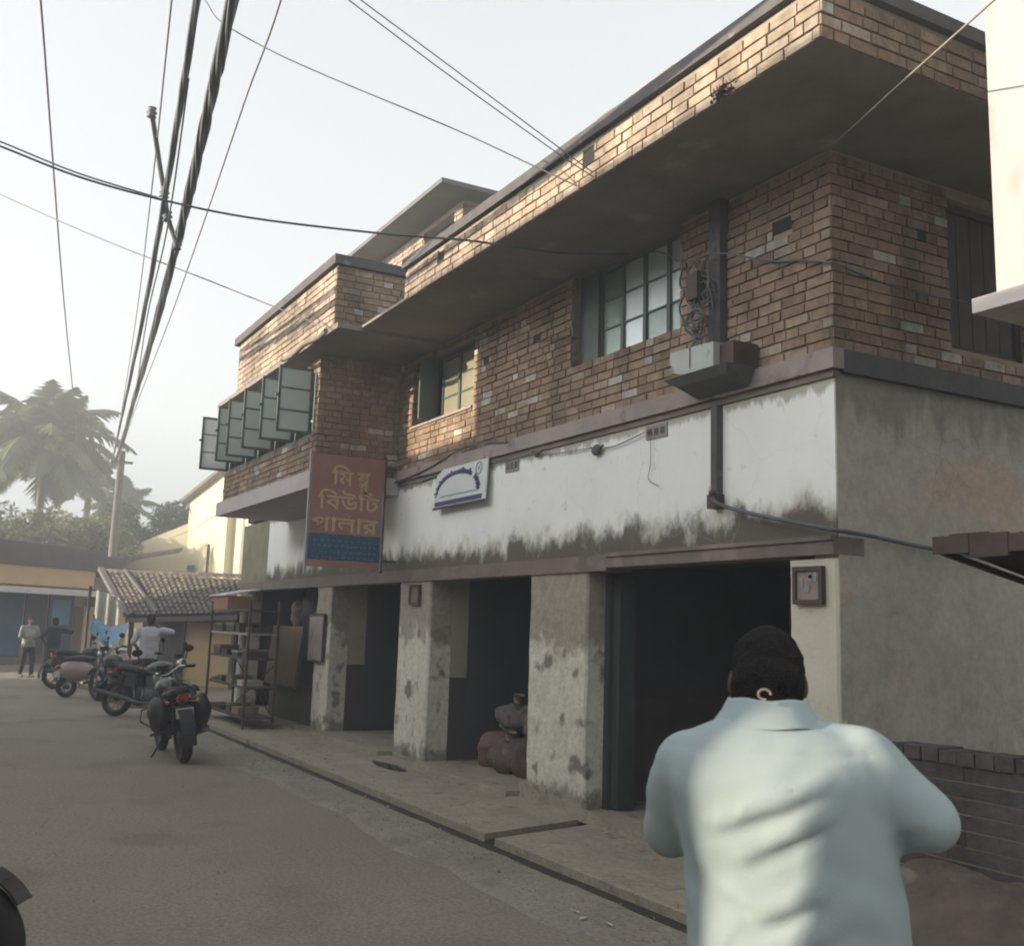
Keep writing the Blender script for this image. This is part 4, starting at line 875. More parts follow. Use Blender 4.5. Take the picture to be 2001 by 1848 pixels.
b = MB(); b.tube([(-19.6, 5.2, 0), (-19.6, 5.2, 2.05)], .085, 10); P('shaft', b, 'pillar_cream', t)
b = MB(); b.box(-19.71, -19.49, 5.09, 5.31, 2.05, 2.11); b.box(-19.71, -19.49, 5.09, 5.31, 0, .06); P('cap', b, 'pillar_cream', t)
t = T('leaning_board', 'tan board with faded red print standing in the left shop front', 'board', (-17.6, 5.45, .6))
b = MB(); b.obox((-18.35, 5.30, .62), (1.75, 0, 0), (0, .03, 0), (0, .10, .95)); P('panel', b, 'card', t)
b = MB(); b.bar((-18.38, 5.29, .6), (-18.38, 5.39, 1.59), .04); P('edging', b, 'wood', t)
b = MB(); b.bar((-16.58, 5.29, .6), (-16.58, 5.39, 1.59), .04); P('edging', b, 'wood', t)
b = MB(); b.box(-18.5, -16.3, 5.45, 5.9, .07, .60); P('counter', b, 'wood', t)
t = T('goods_bundle', 'dim sacks hanging in the upper part of the left shop', 'goods', (-17.2, 5.9, 1.5))
for k in range(7):
    b = MB(); c = Vector((-18.4 + k * .36, 5.85 + .08 * (k % 2), 1.76 + .07 * ((k * 7) % 3))); b.ball(tuple(c), .25, 14, 10, (.9, .5, .95 + .12 * (k % 3)))
    b.v = [tuple(Vector(v) + (Vector(v) - c).normalized() * .10 * noise.noise(Vector(v) * 5 + Vector((k, 0, 0)))) for v in b.v]
    P('sack', b, ('beam', 'dado', 'rust', 'beam', 'dado', 'rust', 'dado')[k], t)
# sacks heap inside the middle shop
rr = random.Random(6)
for k, (x, y, z, r) in enumerate(((-11.2, 6.1, .28, .3), (-10.75, 5.95, .22, .25), (-10.95, 6.15, .62, .24), (-10.35, 6.0, .26, .27), (-10.55, 6.25, .6, .2), (-9.95, 6.1, .25, .24))):
    b = MB(); b.ball((x, y, z), r, 22, 14, (1.25, .8, .72)); 
    for i, v in enumerate(b.v):
        nv = Vector(v); b.v[i] = tuple(nv + Vector((0, 0, 1)) * .04 * noise.noise(nv * 9) + (nv - Vector((x, y, z))).normalized() * (.11 * noise.noise(nv * 5 + Vector((k, 0, 0))) + .03 * noise.noise(nv * 14)))
    q = MB(); q.tube([(x, y, z + r * .8), (x + .02, y, z + r * .8 + .09)], [.05, .07], 8)
    o = P('sack', b, ('sackred', 'sack', 'sackm', 'rust', 'sackm', 'sack')[k]); tag(o, ('reddish sack at the left foot of the sack heap in the middle shop', 'brown sack in front of the reddish one in the middle shop', 'mauve sack lying on top at the left of the heap', 'dark sack low in the middle of the heap', 'small mauve sack on top at the right of the heap', 'brown sack at the right end of the sack heap')[k], 'sack', 'sacks inside the middle shop')
    P('tied_neck', q, 'card', o, world=False)
ST = T('shop_shelf', 'dim shelf unit with goods deep inside the wide dark shop', 'shelf', (-6.9, 7.9, 0))
for z in (.5, .95, 1.4, 1.85): b = MB(); b.box(-8.2, -5.6, 7.7, 8.1, z, z + .03); P('shelf', b, 'wood', ST)
for x in (-8.2, -6.9, -5.62): b = MB(); b.box(x, x + .04, 7.7, 8.1, .07, 2.0); P('upright', b, 'wood', ST)
rr = random.Random(77); b = MB()
for z in (.53, .98, 1.43):
    x = -8.1
    while x < -5.75: w = rr.uniform(.08, .3); b.box(x, x + w, 7.75, 8.0, z, z + rr.uniform(.1, .32)); x += w + rr.uniform(.02, .15)
P('goods', b, 'sackm', ST, kind='stuff')
# grit and litter along the gutter
rr = random.Random(99); b = MB()
for k in range(1500):
    x = -20 + 18 * rr.random() ** .8; y = rr.gauss(3.80, .22) if rr.random() < .7 else rr.uniform(0.5, 5.3)
    if 3.94 < y < 4.15: continue
    s = rr.uniform(.004, .013) * (1 if rr.random() < .95 else 2); z0 = (.036 if y > 4.1 else .014); a = rr.random() * 3
    p = [Vector((x + s * math.cos(a + t), y + s * math.sin(a + t) * rr.uniform(.6, 1), z0 + rr.uniform(-.002, .002))) for t in (0, 2.1, 4.2)] + [Vector((x, y, z0 + s * .9))]
    b.add(p, [(0, 1, 3), (1, 2, 3), (2, 0, 3)])
o = P('gravel', b, 'soilred'); tag(o, 'scattered grit and pebbles along the road edge', 'gravel', kind='stuff')
rr = random.Random(5); b = MB()
for k in range(70):
    x = rr.uniform(-17, -4.5); y = rr.choice((rr.gauss(4.25, .1), rr.gauss(3.7, .2), rr.gauss(5.1, .1))); 
    if 3.94 < y < 4.15: continue
    a = rr.random() * 6.28; s = rr.uniform(.02, .05); z0 = .042 if y > 4.1 else .022
    d = Vector((math.cos(a), math.sin(a), 0)) * s; e = Vector((-math.sin(a), math.cos(a), 0)) * s * .4; c = Vector((x, y, z0)); b.add([c - d, c - e + Vector((0, 0, .006)), c + d, c + e + Vector((0, 0, .008))], [(0, 1, 2, 3)])
o = P('dry_leaves', b, 'sheet'); tag(o, 'dry leaves and paper scraps scattered by the gutter', 'litter', kind='stuff')
# flat rag on the pavement
b = MB(); vs = []
for i in range(13):
    a = 2 * math.pi * i / 13; vs.append((-11.75 + (.42 + .1 * math.sin(i * 2.1)) * math.cos(a), 4.92 + .09 * math.sin(a), .05 + .012 * math.sin(i * 3)))
vs.append((-11.75, 4.92, .075)); b.add(vs, [(i, (i + 1) % 13, 13) for i in range(13)])
vs2 = [(x, y, .037) for x, y, z in vs[:13]]; b.add(vs2, [tuple(reversed(range(13)))]); tag(P('rag', b, 'drain'), 'flat dark rag lying on the pavement before the middle shop', 'rag')
# ================================================================ FAR LEFT: SHOPS, SHACK, YELLOW HOUSE
F0 = Vector((-35.5, 2.28, 0)); FD = Vector((-3.98, 4.28, 0)).normalized(); FN = Vector((-FD.y, FD.x, 0)); 
if FN.dot(-F0) < 0: FN = -FN     # outward, toward the camera
def fb(mb, u0, u1, d0, d1, z0, z1):
    """box along the shop front: u along it, d outward"""
    mb.obox(F0 + FD * u0 + FN * d0 + Vector((0, 0, z0)), FD * (u1 - u0), FN * (d1 - d0), Vector((0, 0, z1 - z0)))
LB = T('low_shop_building', 'low flat roofed shop row with orange band above a white edged awning', 'building', tuple(F0))
b = MB(); fb(b, -2.6, 5.9, -3.5, -.25, 0, 3.05); P('wall', b, 'ochre', LB)
b = MB(); fb(b, -2.6, 3.75, -.246, 0, 2.50, 3.08); P('orange_fascia', b, 'orange', LB)
b = MB(); fb(b, -2.6, 4.1, -3.5, .06, 3.083, 3.78); fb(b, 4.1, 5.3, -3.5, .0, 2.9, 3.62); fb(b, 5.3, 7.4, -3.0, .0, 2.6, 3.3); fb(b, 7.0, 8.2, -3, -.1, 2.2, 2.9); P('parapet', b, 'roofgrey', LB)
b = MB(); fb(b, 3.76, 4.8, -.24, .02, 0, 2.89); P('rusty_panel', b, 'beam', LB)
b = MB()
for k in range(34): u = -2.6 + k * .2; b.obox(F0 + FD * u + FN * .0 + Vector((0, 0, 2.40)), FD * .19, FN * .95 + Vector((0, 0, -.10)), Vector((0, 0, .03)))
fb(b, -2.6, 4.2, .93, .97, 2.22, 2.36); P('awning', b, 'tin', LB)
for k, (u0, u1, m) in enumerate(((-2.4, -.6, 'blueshut'), (-.5, .9, 'blueshut'), (1.0, 1.9, 'dark'), (2.0, 3.1, 'blueshut'))):
    b = MB(); fb(b, u0, u1, -.245, -.19, .25, 2.3)
    sh = P('shutter', b, m, LB)
b = MB(); fb(b, 2.1, 2.9, -.18, -.15, 1.3, 2.1); P('poster', b, 'tarp', LB)
b = MB(); fb(b, 3.2, 4.2, -.24, .15, 0, 1.9); P('pier', b, 'ochre', LB)
b = MB(); fb(b, -2.6, 3.2, -.24, .5, 0, .35); P('plinth', b, 'soil', LB)
SH = T('tiled_shack', 'low shack with old clay tile roof and a yellow wall panel', 'shack', (-25, 6.5, 0))
ea0, ea1, rd0, rd1 = Vector((-28.62, 4.62, 1.62)), Vector((-24.2, 8.1, 1.88)), Vector((-33.0, 4.5, 2.88)), Vector((-28.0, 9.2, 2.76))
b = MB(); NR, NC = 13, 34
for i in range(NR):
    for j in range(NC):
        f0, f1 = i / NR, (i + 1.15) / NR; g0, g1 = j / NC, (j + .92) / NC; lift = .05
        A = ea0.lerp(rd0, f0); A2 = ea1.lerp(rd1, f0); Bq = ea0.lerp(rd0, min(1, f1)); B2 = ea1.lerp(rd1, min(1, f1))
        j1 = .02 * noise.noise(Vector((i * 3.1, j * 1.7, 0))); u = Vector((0, 0, 1))
        p = [A.lerp(A2, g0), A.lerp(A2, (g0 + g1) / 2) + u * lift, A.lerp(A2, g1), Bq.lerp(B2, g0), Bq.lerp(B2, (g0 + g1) / 2) + u * lift, Bq.lerp(B2, g1)]
        p = [q + u * (j1 + (.05 if k < 3 else .0)) for k, q in enumerate(p)]
        b.add(p + [p[0] - u * .02, p[1] - u * .02, p[2] - u * .02], [(0, 1, 4, 3), (1, 2, 5, 4), (0, 6, 7, 1), (1, 7, 8, 2)])
P('roof_tiles', b, 'tile', SH, kind='stuff')
b = MB(); b.add([ea0 - Vector((0, 0, .05)), ea1 - Vector((0, 0, .05)), rd1 - Vector((0, 0, .05)), rd0 - Vector((0, 0, .05))], [(0, 3, 2, 1)]); b.bar(ea0 - Vector((0, 0, .08)), ea1 - Vector((0, 0, .08)), .08, .12); P('roof_frame', b, 'wood', SH)
b = MB(); b.bar(ea0 + Vector((-.1, 0, .06)), rd0 + Vector((-.1, 0, .1)), .14, .12); b.bar(ea0.lerp(ea1, .17) + Vector((0, 0, .12)), rd0.lerp(rd1, .12) + Vector((0, 0, .10)), .07, .06); P('rake_board', b, 'concrete', SH)
b = MB(); b.bar(rd0 + Vector((0, 0, .05)), rd1 + Vector((0, 0, .05)), .16, .1); P('ridge', b, 'tile', SH)
wd = (ea1 - ea0); wd.z = 0; wd.normalize(); wn = Vector((wd.y, -wd.x, 0)); wo = ea0 - wn * .5; wo.z = 0
def wb_(mb, u0, u1, d0, d1, z0, z1): mb.obox(wo + wd * u0 + wn * d0 + Vector((0, 0, z0)), wd * (u1 - u0), wn * (d1 - d0), Vector((0, 0, z1 - z0)))
b = MB(); wb_(b, .1, 1.5, -.1, 0, 0, 1.75); wb_(b, 2.95, 6.5, -.1, 0, 0, 1.8); wb_(b, 1.5, 2.95, -.1, 0, 1.55, 1.8); P('wall', b, 'dado', SH)
b = MB(); wb_(b, 3.1, 4.4, .02, .3, .2, .7); wb_(b, 4.7, 5.6, .02, .4, 0, .9); P('crate', b, 'wood', SH)
b = MB(); wb_(b, 1.5, 2.95, -.06, 0, 0, 1.55); P('yellow_panel', b, 'yellow_shade' if False else 'ochre', SH)
b = MB(); wb_(b, 1.42, 1.5, -.05, .05, 0, 1.7); P('door_post', b, 'wood', SH)
b = MB(); wb_(b, 2.95, 3.03, -.05, .05, 0, 1.7); P('door_post', b, 'wood', SH)
for x, y in ((-28.5, 4.75), (-26.0, 6.7)): b = MB(); b.tube([(x, y, 0), (x, y, 1.75)], .05, 8); P('post', b, 'wood', SH)
t = T('blue_tarpaulin', 'crumpled blue tarpaulin slung beside the man in the white shirt', 'tarpaulin', (-27.8, 4.1, 1.2))
b = MB(); vs = []; fs = []
for i in range(15):
    for j in range(9):
        u, v = i / 14, j / 8; p = Vector((-28.3, 3.80, 1.62)).lerp(Vector((-27.3, 4.5, 1.50)), u) + Vector((0, 0, -.50 * v * (.6 + .4 * math.sin(u * 3.1)) - .16 * math.sin(u * math.pi))) + Vector((.12 * v, -.1 * v, 0)); p += Vector((1, .5, 1)) * .07 * noise.noise(Vector((u * 5, v * 5, 1)))
        vs.append(tuple(p))
for i in range(14):
    for j in range(8): q = i * 9 + j; fs.append((q, q + 9, q + 10, q + 1))
b.add(vs, fs, 0, True); P('sheet', b, 'tarp', t)
b = MB(); b.tube([(-28.35, 3.78, 0), (-28.3, 3.8, 1.65)], .025, 6); b.tube([(-27.25, 4.52, 0), (-27.28, 4.5, 1.53)], .025, 6); P('pole', b, 'wood', t)
t = T('hanging_cloth', 'pale cloth hanging on a line left of the tiled roof', 'cloth', (-29.9, 4.3, 1.3))
b = MB(); vs = []; fs = []
for i in range(13):
    for j in range(7):
        u, v = i / 12, j / 6; vs.append((-30.1 + .25 * u + .05 * math.sin(u * 14), 4.05 + .55 * u, 2.30 - .9 * v - .2 * u * (1 - v)))
for i in range(12):
    for j in range(6): q = i * 7 + j; fs.append((q, q + 7, q + 8, q + 1))
b.add(vs, fs, 0, True); P('cloth', b, 'sheet', t)
b = MB(); b.tube([(-30.2, 3.9, 0), (-30.2, 3.9, 2.4)], .04, 6); b.tube([(-30.2, 3.9, 2.33), (-29.6, 5.0, 2.1)], .012, 5); P('pole', b, 'wood', t)
YH = T('yellow_house', 'pale yellow plastered house with sloping tiled gable behind the tiled shack', 'house', (-43, 10.5, 0))
b = MB()
A, Bp = (-46.8, 9.75), (-41.0, 10.9)
v = [(A[0], A[1], 0), (Bp[0], Bp[1], 0), (Bp[0], Bp[1], 8.6), (A[0], A[1], 6.66)]
dn = Vector((-.2, .98, 0)) * 6
b.add(v + [tuple(Vector(q) + dn) for q in v], [(0, 1, 2, 3), (7, 6, 5, 4), (0, 4, 5, 1), (1, 5, 6, 2), (2, 6, 7, 3), (3, 7, 4, 0)]); P('wall', b, 'yellow', YH)
b = MB(); b.obox((A[0] - .35, A[1] - .4, 6.52), (3.9, .75, 1.08), (-.5, 5, 0), (0, 0, .14)); P('tiled_eave', b, 'tile', YH)
b = MB(); v = [(-48.6, 6.3, 0), (-46.4, 9.70, 0), (-42.3, 10.3, 0), (-42.3, 10.3, 6.0), (-46.4, 9.70, 5.64), (-48.6, 6.3, 3.9)]
b.add(v + [tuple(Vector(q) + Vector((-.6, 1.9, 0))) for q in v], [(0, 1, 4, 5), (1, 2, 3, 4), (6, 11, 10, 7), (7, 10, 9, 8), (5, 4, 10, 11), (4, 3, 9, 10), (0, 5, 11, 6), (2, 8, 9, 3)]); P('lower_wall', b, 'yellow', YH)
b = MB(); b.obox((-46.7, 7.75, 4.06), (.95, 1.65, .36), (.4, -.25, -.14), (0, 0, .13)); P('small_tile_eave', b, 'tile', YH)
b = MB(); b.tube([(-43.6, 9.95, 2.8), (-43.55, 9.95, 4.6)], .06, 6); P('drain_pipe', b, 'rust', YH)
b = MB(); b.box(-45.4, -45.0, 9.55, 9.75, 3.0, 3.8); P('window', b, 'dark', YH)
cable([(-36, 6.9, 4.2), (-33, 7.0, 4.28), (-28, 6.2, 4.1), (-21, 5.3, 3.9)], .012, 'wire_grey', 'slack wire passing in front of the yellow house', n=5)
# ================================================================ TREES
def leaf_cloud(mb, centers, n, size, rng, flat=.6):
    for _ in range(n):
        c, r = rng.choice(centers); 
        while True:
            d = Vector((rng.uniform(-1, 1), rng.uniform(-1, 1), rng.uniform(-1, 1)))
            if d.length < 1: break
        d = d.normalized() * (d.length ** .35); p = Vector(c) + Vector((d.x * r, d.y * r, d.z * r * flat)); s = size * rng.uniform(.6, 1.4)
        a = Vector((rng.uniform(-1, 1), rng.uniform(-1, 1), rng.uniform(-.5, .5))).normalized(); n_ = Vector((rng.uniform(-.6, .6), rng.uniform(-.6, .6), 1)).normalized(); bb = a.cross(n_).normalized() * .45
        mb.add([p, p + (a + bb) * s * .5, p + a * s, p + (a - bb) * s * .5], [(0, 1, 2, 3)])
def tree(label, base, h, cr, nclump, nleaf, m, seed, size=.3, group='trees behind the houses', flat=.7):
    rng = random.Random(seed); t = T('tree', label, 'tree', base, group=group); bx, by, bz = base
    b = MB(); b.tube([(bx, by, bz), (bx + .2, by, bz + h * .35), (bx, by + .2, bz + h * .7)], [.28, .2, .12], 8)
    cl = []
    for k in range(nclump):
        a = rng.random() * 6.28; rr_ = cr * math.sqrt(rng.random()) * .8; z = bz + h * rng.uniform(.50, .93) - .25 * rr_
        c = Vector((bx + rr_ * math.cos(a), by + rr_ * math.sin(a), z)); cl.append((c, cr * rng.uniform(.22, .42)))
        b.tube([(bx, by, bz + h * .45), (Vector((bx, by, bz + h * .5)) + c) / 2 + Vector((0, 0, .2)), c], [.09, .06, .03], 5)
    P('trunk', b, 'bark', t); c_ = MB(); leaf_cloud(c_, cl, nleaf, size, rng, flat); P('crown', c_, m, t)
tree('dark round leafy tree just right of the utility pole', (-51.6, 9.6, 0), 7.4, 2.9, 16, 9000, 'leaf_dark', 1, .26)
tree('green tree between the round tree and the utility pole', (-54, 7.2, 0), 6.6, 2.6, 14, 7000, 'leaf', 2, .26)
tree('olive green bushy tree below the palm at the far left', (-47.0, 3.4, 0), 6.0, 2.6, 15, 9000, 'leaf_olive', 3, .24)
tree('yellowish green tree under the right side of the palm', (-46.5, 5.6, 0), 5.9, 2.4, 14, 8000, 'leaf_olive', 4, .24)
tree('mid green tree rising behind the left end of the low shop', (-49, 1.2, 0), 6.1, 3.0, 15, 9000, 'leaf', 5, .26)
def palm(label, base, H, R, nf, seed, nuts=True, lean=(0, 0)):
    rng = random.Random(seed); t = T('palm_tree', label, 'palm tree', base, group='palms behind the low shops'); base = Vector(base); top = base + Vector((lean[0], lean[1], H))
    b = MB(); b.tube(smooth_path([base, base.lerp(top, .4) + Vector((.15, 0, 0)), top], 8), [.24 - .006 * i for i in range(17)], 10); P('trunk', b, 'bark', t)
    for k in range(nf):
        az = 2 * math.pi * (k * .381966) + rng.uniform(-.2, .2); el = math.radians(78 - 105 * (k / nf) + rng.uniform(-8, 8)); L_ = R * rng.uniform(.85, 1.12) * (1 if k > nf * .2 else .8)
        d = Vector((math.cos(az) * math.cos(el), math.sin(az) * math.cos(el), math.sin(el))); p = top.copy(); pts = [p.copy()]; N = 14
        for i in range(N):
            p = p + d * (L_ / N); d = (d + Vector((0, 0, -.085 - .05 * (i / N)))).normalized(); pts.append(p.copy())
        b = MB(); b.tube(pts, [.045 * (1 - .8 * i / N) for i in range(N + 1)], 5)
        for i in range(1, N * 3):
            s = i / (N * 3); q = pts[int(s * N)].lerp(pts[min(N, int(s * N) + 1)], s * N - int(s * N)); dd = (pts[min(N, int(s * N) + 1)] - pts[int(s * N)]).normalized()
            side = dd.cross(Vector((0, 0, 1))).normalized(); ll = R * .30 * math.sin(math.pi * (.12 + .84 * s)) * rng.uniform(.8, 1.15)
            for sg in (-1, 1):
                tip = q + (side * sg * .75 + dd * .55 + Vector((0, 0, -.45 + rng.uniform(-.2, .15)))).normalized() * ll; w = dd * .085
                mid = q.lerp(tip, .5) + Vector((0, 0, .03 * ll)); b.add([q - w, q + w, mid + w * .9, tip, mid - w * .9], [(0, 1, 2, 3, 4)])
        P('frond', b, 'palm', t)
    if nuts:
        for k, (x, y, z) in enumerate(((.9, -.9, -.5), (1.0, .3, -.3), (.6, .9, -.9))):
            b = MB()
            for i in range(22): b.ball(tuple(top + Vector((x, y, z)) + Vector((rng.uniform(-.4, .4), rng.uniform(-.4, .4), rng.uniform(-.5, .4)))), .2, 6, 5)
            P('nut_cluster', b, 'palm_yellow', t)
palm('tall coconut palm with drooping fronds at the far left', (-51.6, 4.2, 0), 9.3, 3.9, 44, 7)
palm('smaller distant palm just right of the utility pole', (-62.9, 9.4, 0), 7.6, 2.6, 18, 8, False)
palm('thin palm close behind the utility pole, left of it', (-60, 7.2, 0), 8.6, 2.3, 16, 9, False)
# ================================================================ MOTORCYCLES (built at the origin facing +y)
def motorcycle(label, paint='blackpaint', scooter=False, group='parked motorcycles and scooter'):
    t = T('motorcycle' if not scooter else 'scooter', label, 'motorcycle' if not scooter else 'scooter', group=group)
    def L(nm, b, m, par=None, **k): return P(nm, b, m, par or t, world=False, **k)
    R = .30 if not scooter else .22; wb = .64
    for nm, y in (('rear_wheel', -wb), ('front_wheel', wb)):
        b = MB(); b.torus((0, y, R), (1, 0, 0), R - .05, .05, 30, 10, 1.0 if y > 0 else 1.15); w = L(nm, b, 'black')
        b = MB(); b.torus((0, y, R), (1, 0, 0), R - .095, .014, 28, 6, 1.6); L('rim', b, 'dull', w)
        b = MB(); b.lathe((-.06, y, R), (1, 0, 0), [(0, .01), (0, .05), (.12, .05), (.12, .01)], 14)
        for k in range(10):
            a = 2 * math.pi * k / 10; b.bar((.02 * (-1) ** k, y, R), (0, y + (R - .1) * math.cos(a), R + (R - .1) * math.sin(a)), .008)
        L('spokes', b, 'dull', w)
    if not scooter:
        b = MB()
        for s in (-1, 1): b.tube([(s * .085, wb, R), (s * .085, wb - .23, .86)], .022, 8)
        b.tube([(-.1, wb - .2, .78), (.1, wb - .2, .78)], .02, 8); L('front_fork', b, 'steel')
        b = MB(); n = 12
        for s in range(n):
            a0, a1 = math.radians(35 + s * 10), math.radians(45 + s * 10); r0 = R + .035
            b.obox((-.065, wb + r0 * math.cos(a0), R + r0 * math.sin(a0)), (.13, 0, 0), (0, r0 * (math.cos(a1) - math.cos(a0)), r0 * (math.sin(a1) - math.sin(a0))), (0, .01 * math.cos(a0), .01 * math.sin(a0)))
        L('front_mudguard', b, paint)
        b = MB()
        for s in range(12):
            a0, a1 = math.radians(60 + s * 11), math.radians(71 + s * 11); r0 = R + .05
            b.obox((-.08, -wb + r0 * math.cos(a0), R + r0 * math.sin(a0)), (.16, 0, 0), (0, r0 * (math.cos(a1) - math.cos(a0)), r0 * (math.sin(a1) - math.sin(a0))), (0, .01 * math.cos(a0), .01 * math.sin(a0)))
        L('rear_mudguard', b, 'black')
        b = MB(); b.ball((0, .16, .80), .2, 16, 12, (.72, 1.35, .66)); L('fuel_tank', b, paint)
        vs = []; b = MB(); prof = [(-.66, .80, .10, .05), (-.55, .79, .13, .06), (-.3, .765, .14, .06), (-.1, .745, .12, .06), (.02, .75, .07, .05)]
        for y, z, w_, h_ in prof:
            for k in range(10): a = 2 * math.pi * k / 10; vs.append((w_ * math.cos(a), y, z + h_ * math.sin(a)))
        b.add(vs, [(i * 10 + k, i * 10 + (k + 1) % 10, (i + 1) * 10 + (k + 1) % 10, (i + 1) * 10 + k) for i in range(4) for k in range(10)] + [tuple(reversed(range(10))), tuple(range(40, 50))], 0, True); L('seat', b, 'seat')
        b = MB(); b.box(-.13, .13, -.02, .26, .26, .50); b.lathe((-.17, .1, .36), (1, 0, 0), [(0, .0), (0, .1), (.34, .1), (.34, 0)], 14)
        for k in range(6): b.box(-.11, .11, .06, .24, .50 + .03 * k, .515 + .03 * k)
        L('engine', b, 'dull')
        b = MB(); b.tube([(0, .42, .86), (0, .38, .45), (0, .1, .26), (0, -.25, .3), (0, -.35, .62), (0, -.1, .74), (0, .3, .84)], .024, 8); b.tube([(.1, -.3, .6), (.1, -.62, .72)], .016, 6); b.tube([(-.1, -.3, .6), (-.1, -.62, .72)], .016, 6); L('frame', b, 'black')
        b = MB(); b.tube([(.1, .25, .4), (.16, .22, .25), (.17, -.1, .24), (.18, -.35, .30), (.19, -.95, .40)], [.022, .022, .025, .042, .045], 10); L('exhaust', b, 'dull')
        for s in (-1, 1): b = MB(); b.tube([(s * .15, -wb, R), (s * .14, -.45, .68)], .026, 8); b.torus((s * .147, -.55, .47), (0, .35, .9), .035, .01, 12, 6); L('rear_shock', b, 'black')
        for s in (-1, 1): b = MB(); b.add([(s * .12, -.5, .70), (s * .14, -.25, .72), (s * .15, -.2, .5), (s * .14, -.4, .5), (s * .10, -.5, .70), (s * .12, -.25, .72), (s * .13, -.2, .5), (s * .12, -.4, .5)], [(0, 1, 2, 3), (7, 6, 5, 4), (0, 4, 5, 1), (1, 5, 6, 2), (2, 6, 7, 3), (3, 7, 4, 0)]); L('side_panel', b, paint)
        b = MB(); b.tube([(-.36, .26, 1.03), (-.2, .34, 1.04), (-.06, .42, .94), (.06, .42, .94), (.2, .34, 1.04), (.36, .26, 1.03)], .013, 8); L('handlebar', b, 'chrome')
        for s in (-1, 1):
            b = MB(); b.tube([(s * .26, .305, 1.035), (s * .37, .255, 1.03)], .02, 8); L('grip', b, 'black')
            b = MB(); b.tube([(s * .24, .32, 1.05), (s * .30, .33, 1.22)], .006, 6); b.ball((s * .31, .32, 1.25), .06, 12, 8, (1.1, .25, .75)); L('mirror', b, 'black')
            b = MB(); b.tube([(s * .1, -.1, .3), (s * .27, -.12, .3)], .014, 6); L('footpeg', b, 'black')
            b = MB(); b.ball((s * .17, -.72, .70), .035, 8, 6, (.9, 1.2, .8)); b.tube([(0, -.7, .70), (s * .15, -.72, .70)], .008, 5); L('turn_signal', b, 'redlens' if s < 0 else 'boxred')
        b = MB(); b.ball((0, .52, .90), .10, 14, 10, (1, .8, 1)); L('headlight', b, 'chrome')
        b = MB(); b.box(-.07, .07, .41, .47, .98, 1.06); L('instrument', b, 'black')
        b = MB(); b.box(-.06, .06, -.76, -.69, .72, .79); L('tail_light', b, 'redlens')
        b = MB(); b.box(-.10, .10, -.80, -.79, .52, .64); L('number_plate', b, 'plate')
        b = MB(); b.tube([(-.11, -.2, .80), (-.12, -.6, .86), (-.08, -.78, .87), (.08, -.78, .87), (.12, -.6, .86), (.11, -.2, .80)], .011, 6); L('grab_rail', b, 'dull')
        b = MB(); b.tube([(-.12, .3, .6), (-.28, .34, .55), (-.30, .33, .42), (-.12, .28, .3)], .012, 6); b.tube([(.12, .3, .6), (.28, .34, .55), (.30, .33, .42), (.12, .28, .3)], .012, 6); L('crash_guard', b, 'dull')
        b = MB(); b.tube([(-.1, -.1, .28), (-.26, -.02, .01)], .012, 6); L('side_stand', b, 'black')
    else:
        b = MB(); b.ball((0, .55, .55), .2, 14, 10, (1.1, .8, 1.9)); L('front_apron', b, paint)
        b = MB(); b.ball((0, -.45, .52), .26, 16, 12, (.85, 1.5, .85)); L('rear_body', b, paint)
        b = MB(); b.box(-.17, .17, -.2, .45, .26, .32); L('footboard', b, 'black')
        b = MB(); b.ball((0, -.35, .76), .2, 14, 10, (.8, 1.7, .38)); L('seat', b, 'seat')
        b = MB(); b.tube([(0, .5, .7), (0, .42, .95)], .03, 8); b.tube([(-.33, .36, 1.0), (0, .44, .97), (.33, .36, 1.0)], .018, 8); L('handlebar', b, 'black')
        b = MB(); b.ball((0, .55, .92), .1, 12, 8, (1.2, .8, .9)); L('headlight', b, 'chrome')
        b = MB(); b.box(-.1, .1, -.86, -.82, .4, .52); L('number_plate', b, 'plate'); b = MB(); b.ball((0, -.83, .6), .06, 10, 8, (1.5, .6, .8)); L('tail_light', b, 'redlens')
        for s in (-1, 1): b = MB(); b.tube([(s * .26, .38, 1.0), (s * .3, .38, 1.18)], .007, 6); b.ball((s * .3, .38, 1.21), .055, 10, 8, (1.1, .3, .8)); L('mirror', b, 'black')
    return t
def place(o, x, y, ang, tilt=.0, z=0.):
    """ang: compass heading of the front wheel, degrees from +x counter-clockwise"""
    o.location = (x, y, z); o.rotation_euler = (0, tilt, RAD(ang - 90)); return o
m1 = motorcycle('nearest black motorcycle seen from behind at the road edge')
m2 = copy_tree(m1); m3 = copy_tree(m1); m4 = copy_tree(m1); m6 = copy_tree(m1)
place(m1, -13.55, 2.86, 180, -.12)
for s_ in (-1, 1):
    b = MB(); c0 = Vector((s_ * .24, -.5, .56)); b.ball(tuple(c0), .19, 16, 12, (.62, 1.15, 1.05)); b.v = [tuple(Vector(v) + (Vector(v) - c0).normalized() * .03 * noise.noise(Vector(v) * 9)) for v in b.v]; P('saddle_bag', b, 'seat', m1, world=False)
m2['label'] = 'black motorcycle slantwise just beyond the nearest one, handlebar toward the rack'; place(m2, -18.6, 3.45, 42, -.12)
m3['label'] = 'motorcycle under the man in the white shirt'; place(m3, -21.8, 3.5, 205, -.1)
m4['label'] = 'motorcycle side on in front of the blue tarpaulin'; place(m4, -26.2, 3.45, 100, -.1)
m6['label'] = 'motorcycle barely entering the picture at the lower left edge'; place(m6, -5.36, -.31, 62, .0)
sc_ = motorcycle('dusty pink scooter parked in front of the man in the white shirt', 'pinkpaint', True); place(sc_, -23.6, 3.35, 110, -.1)
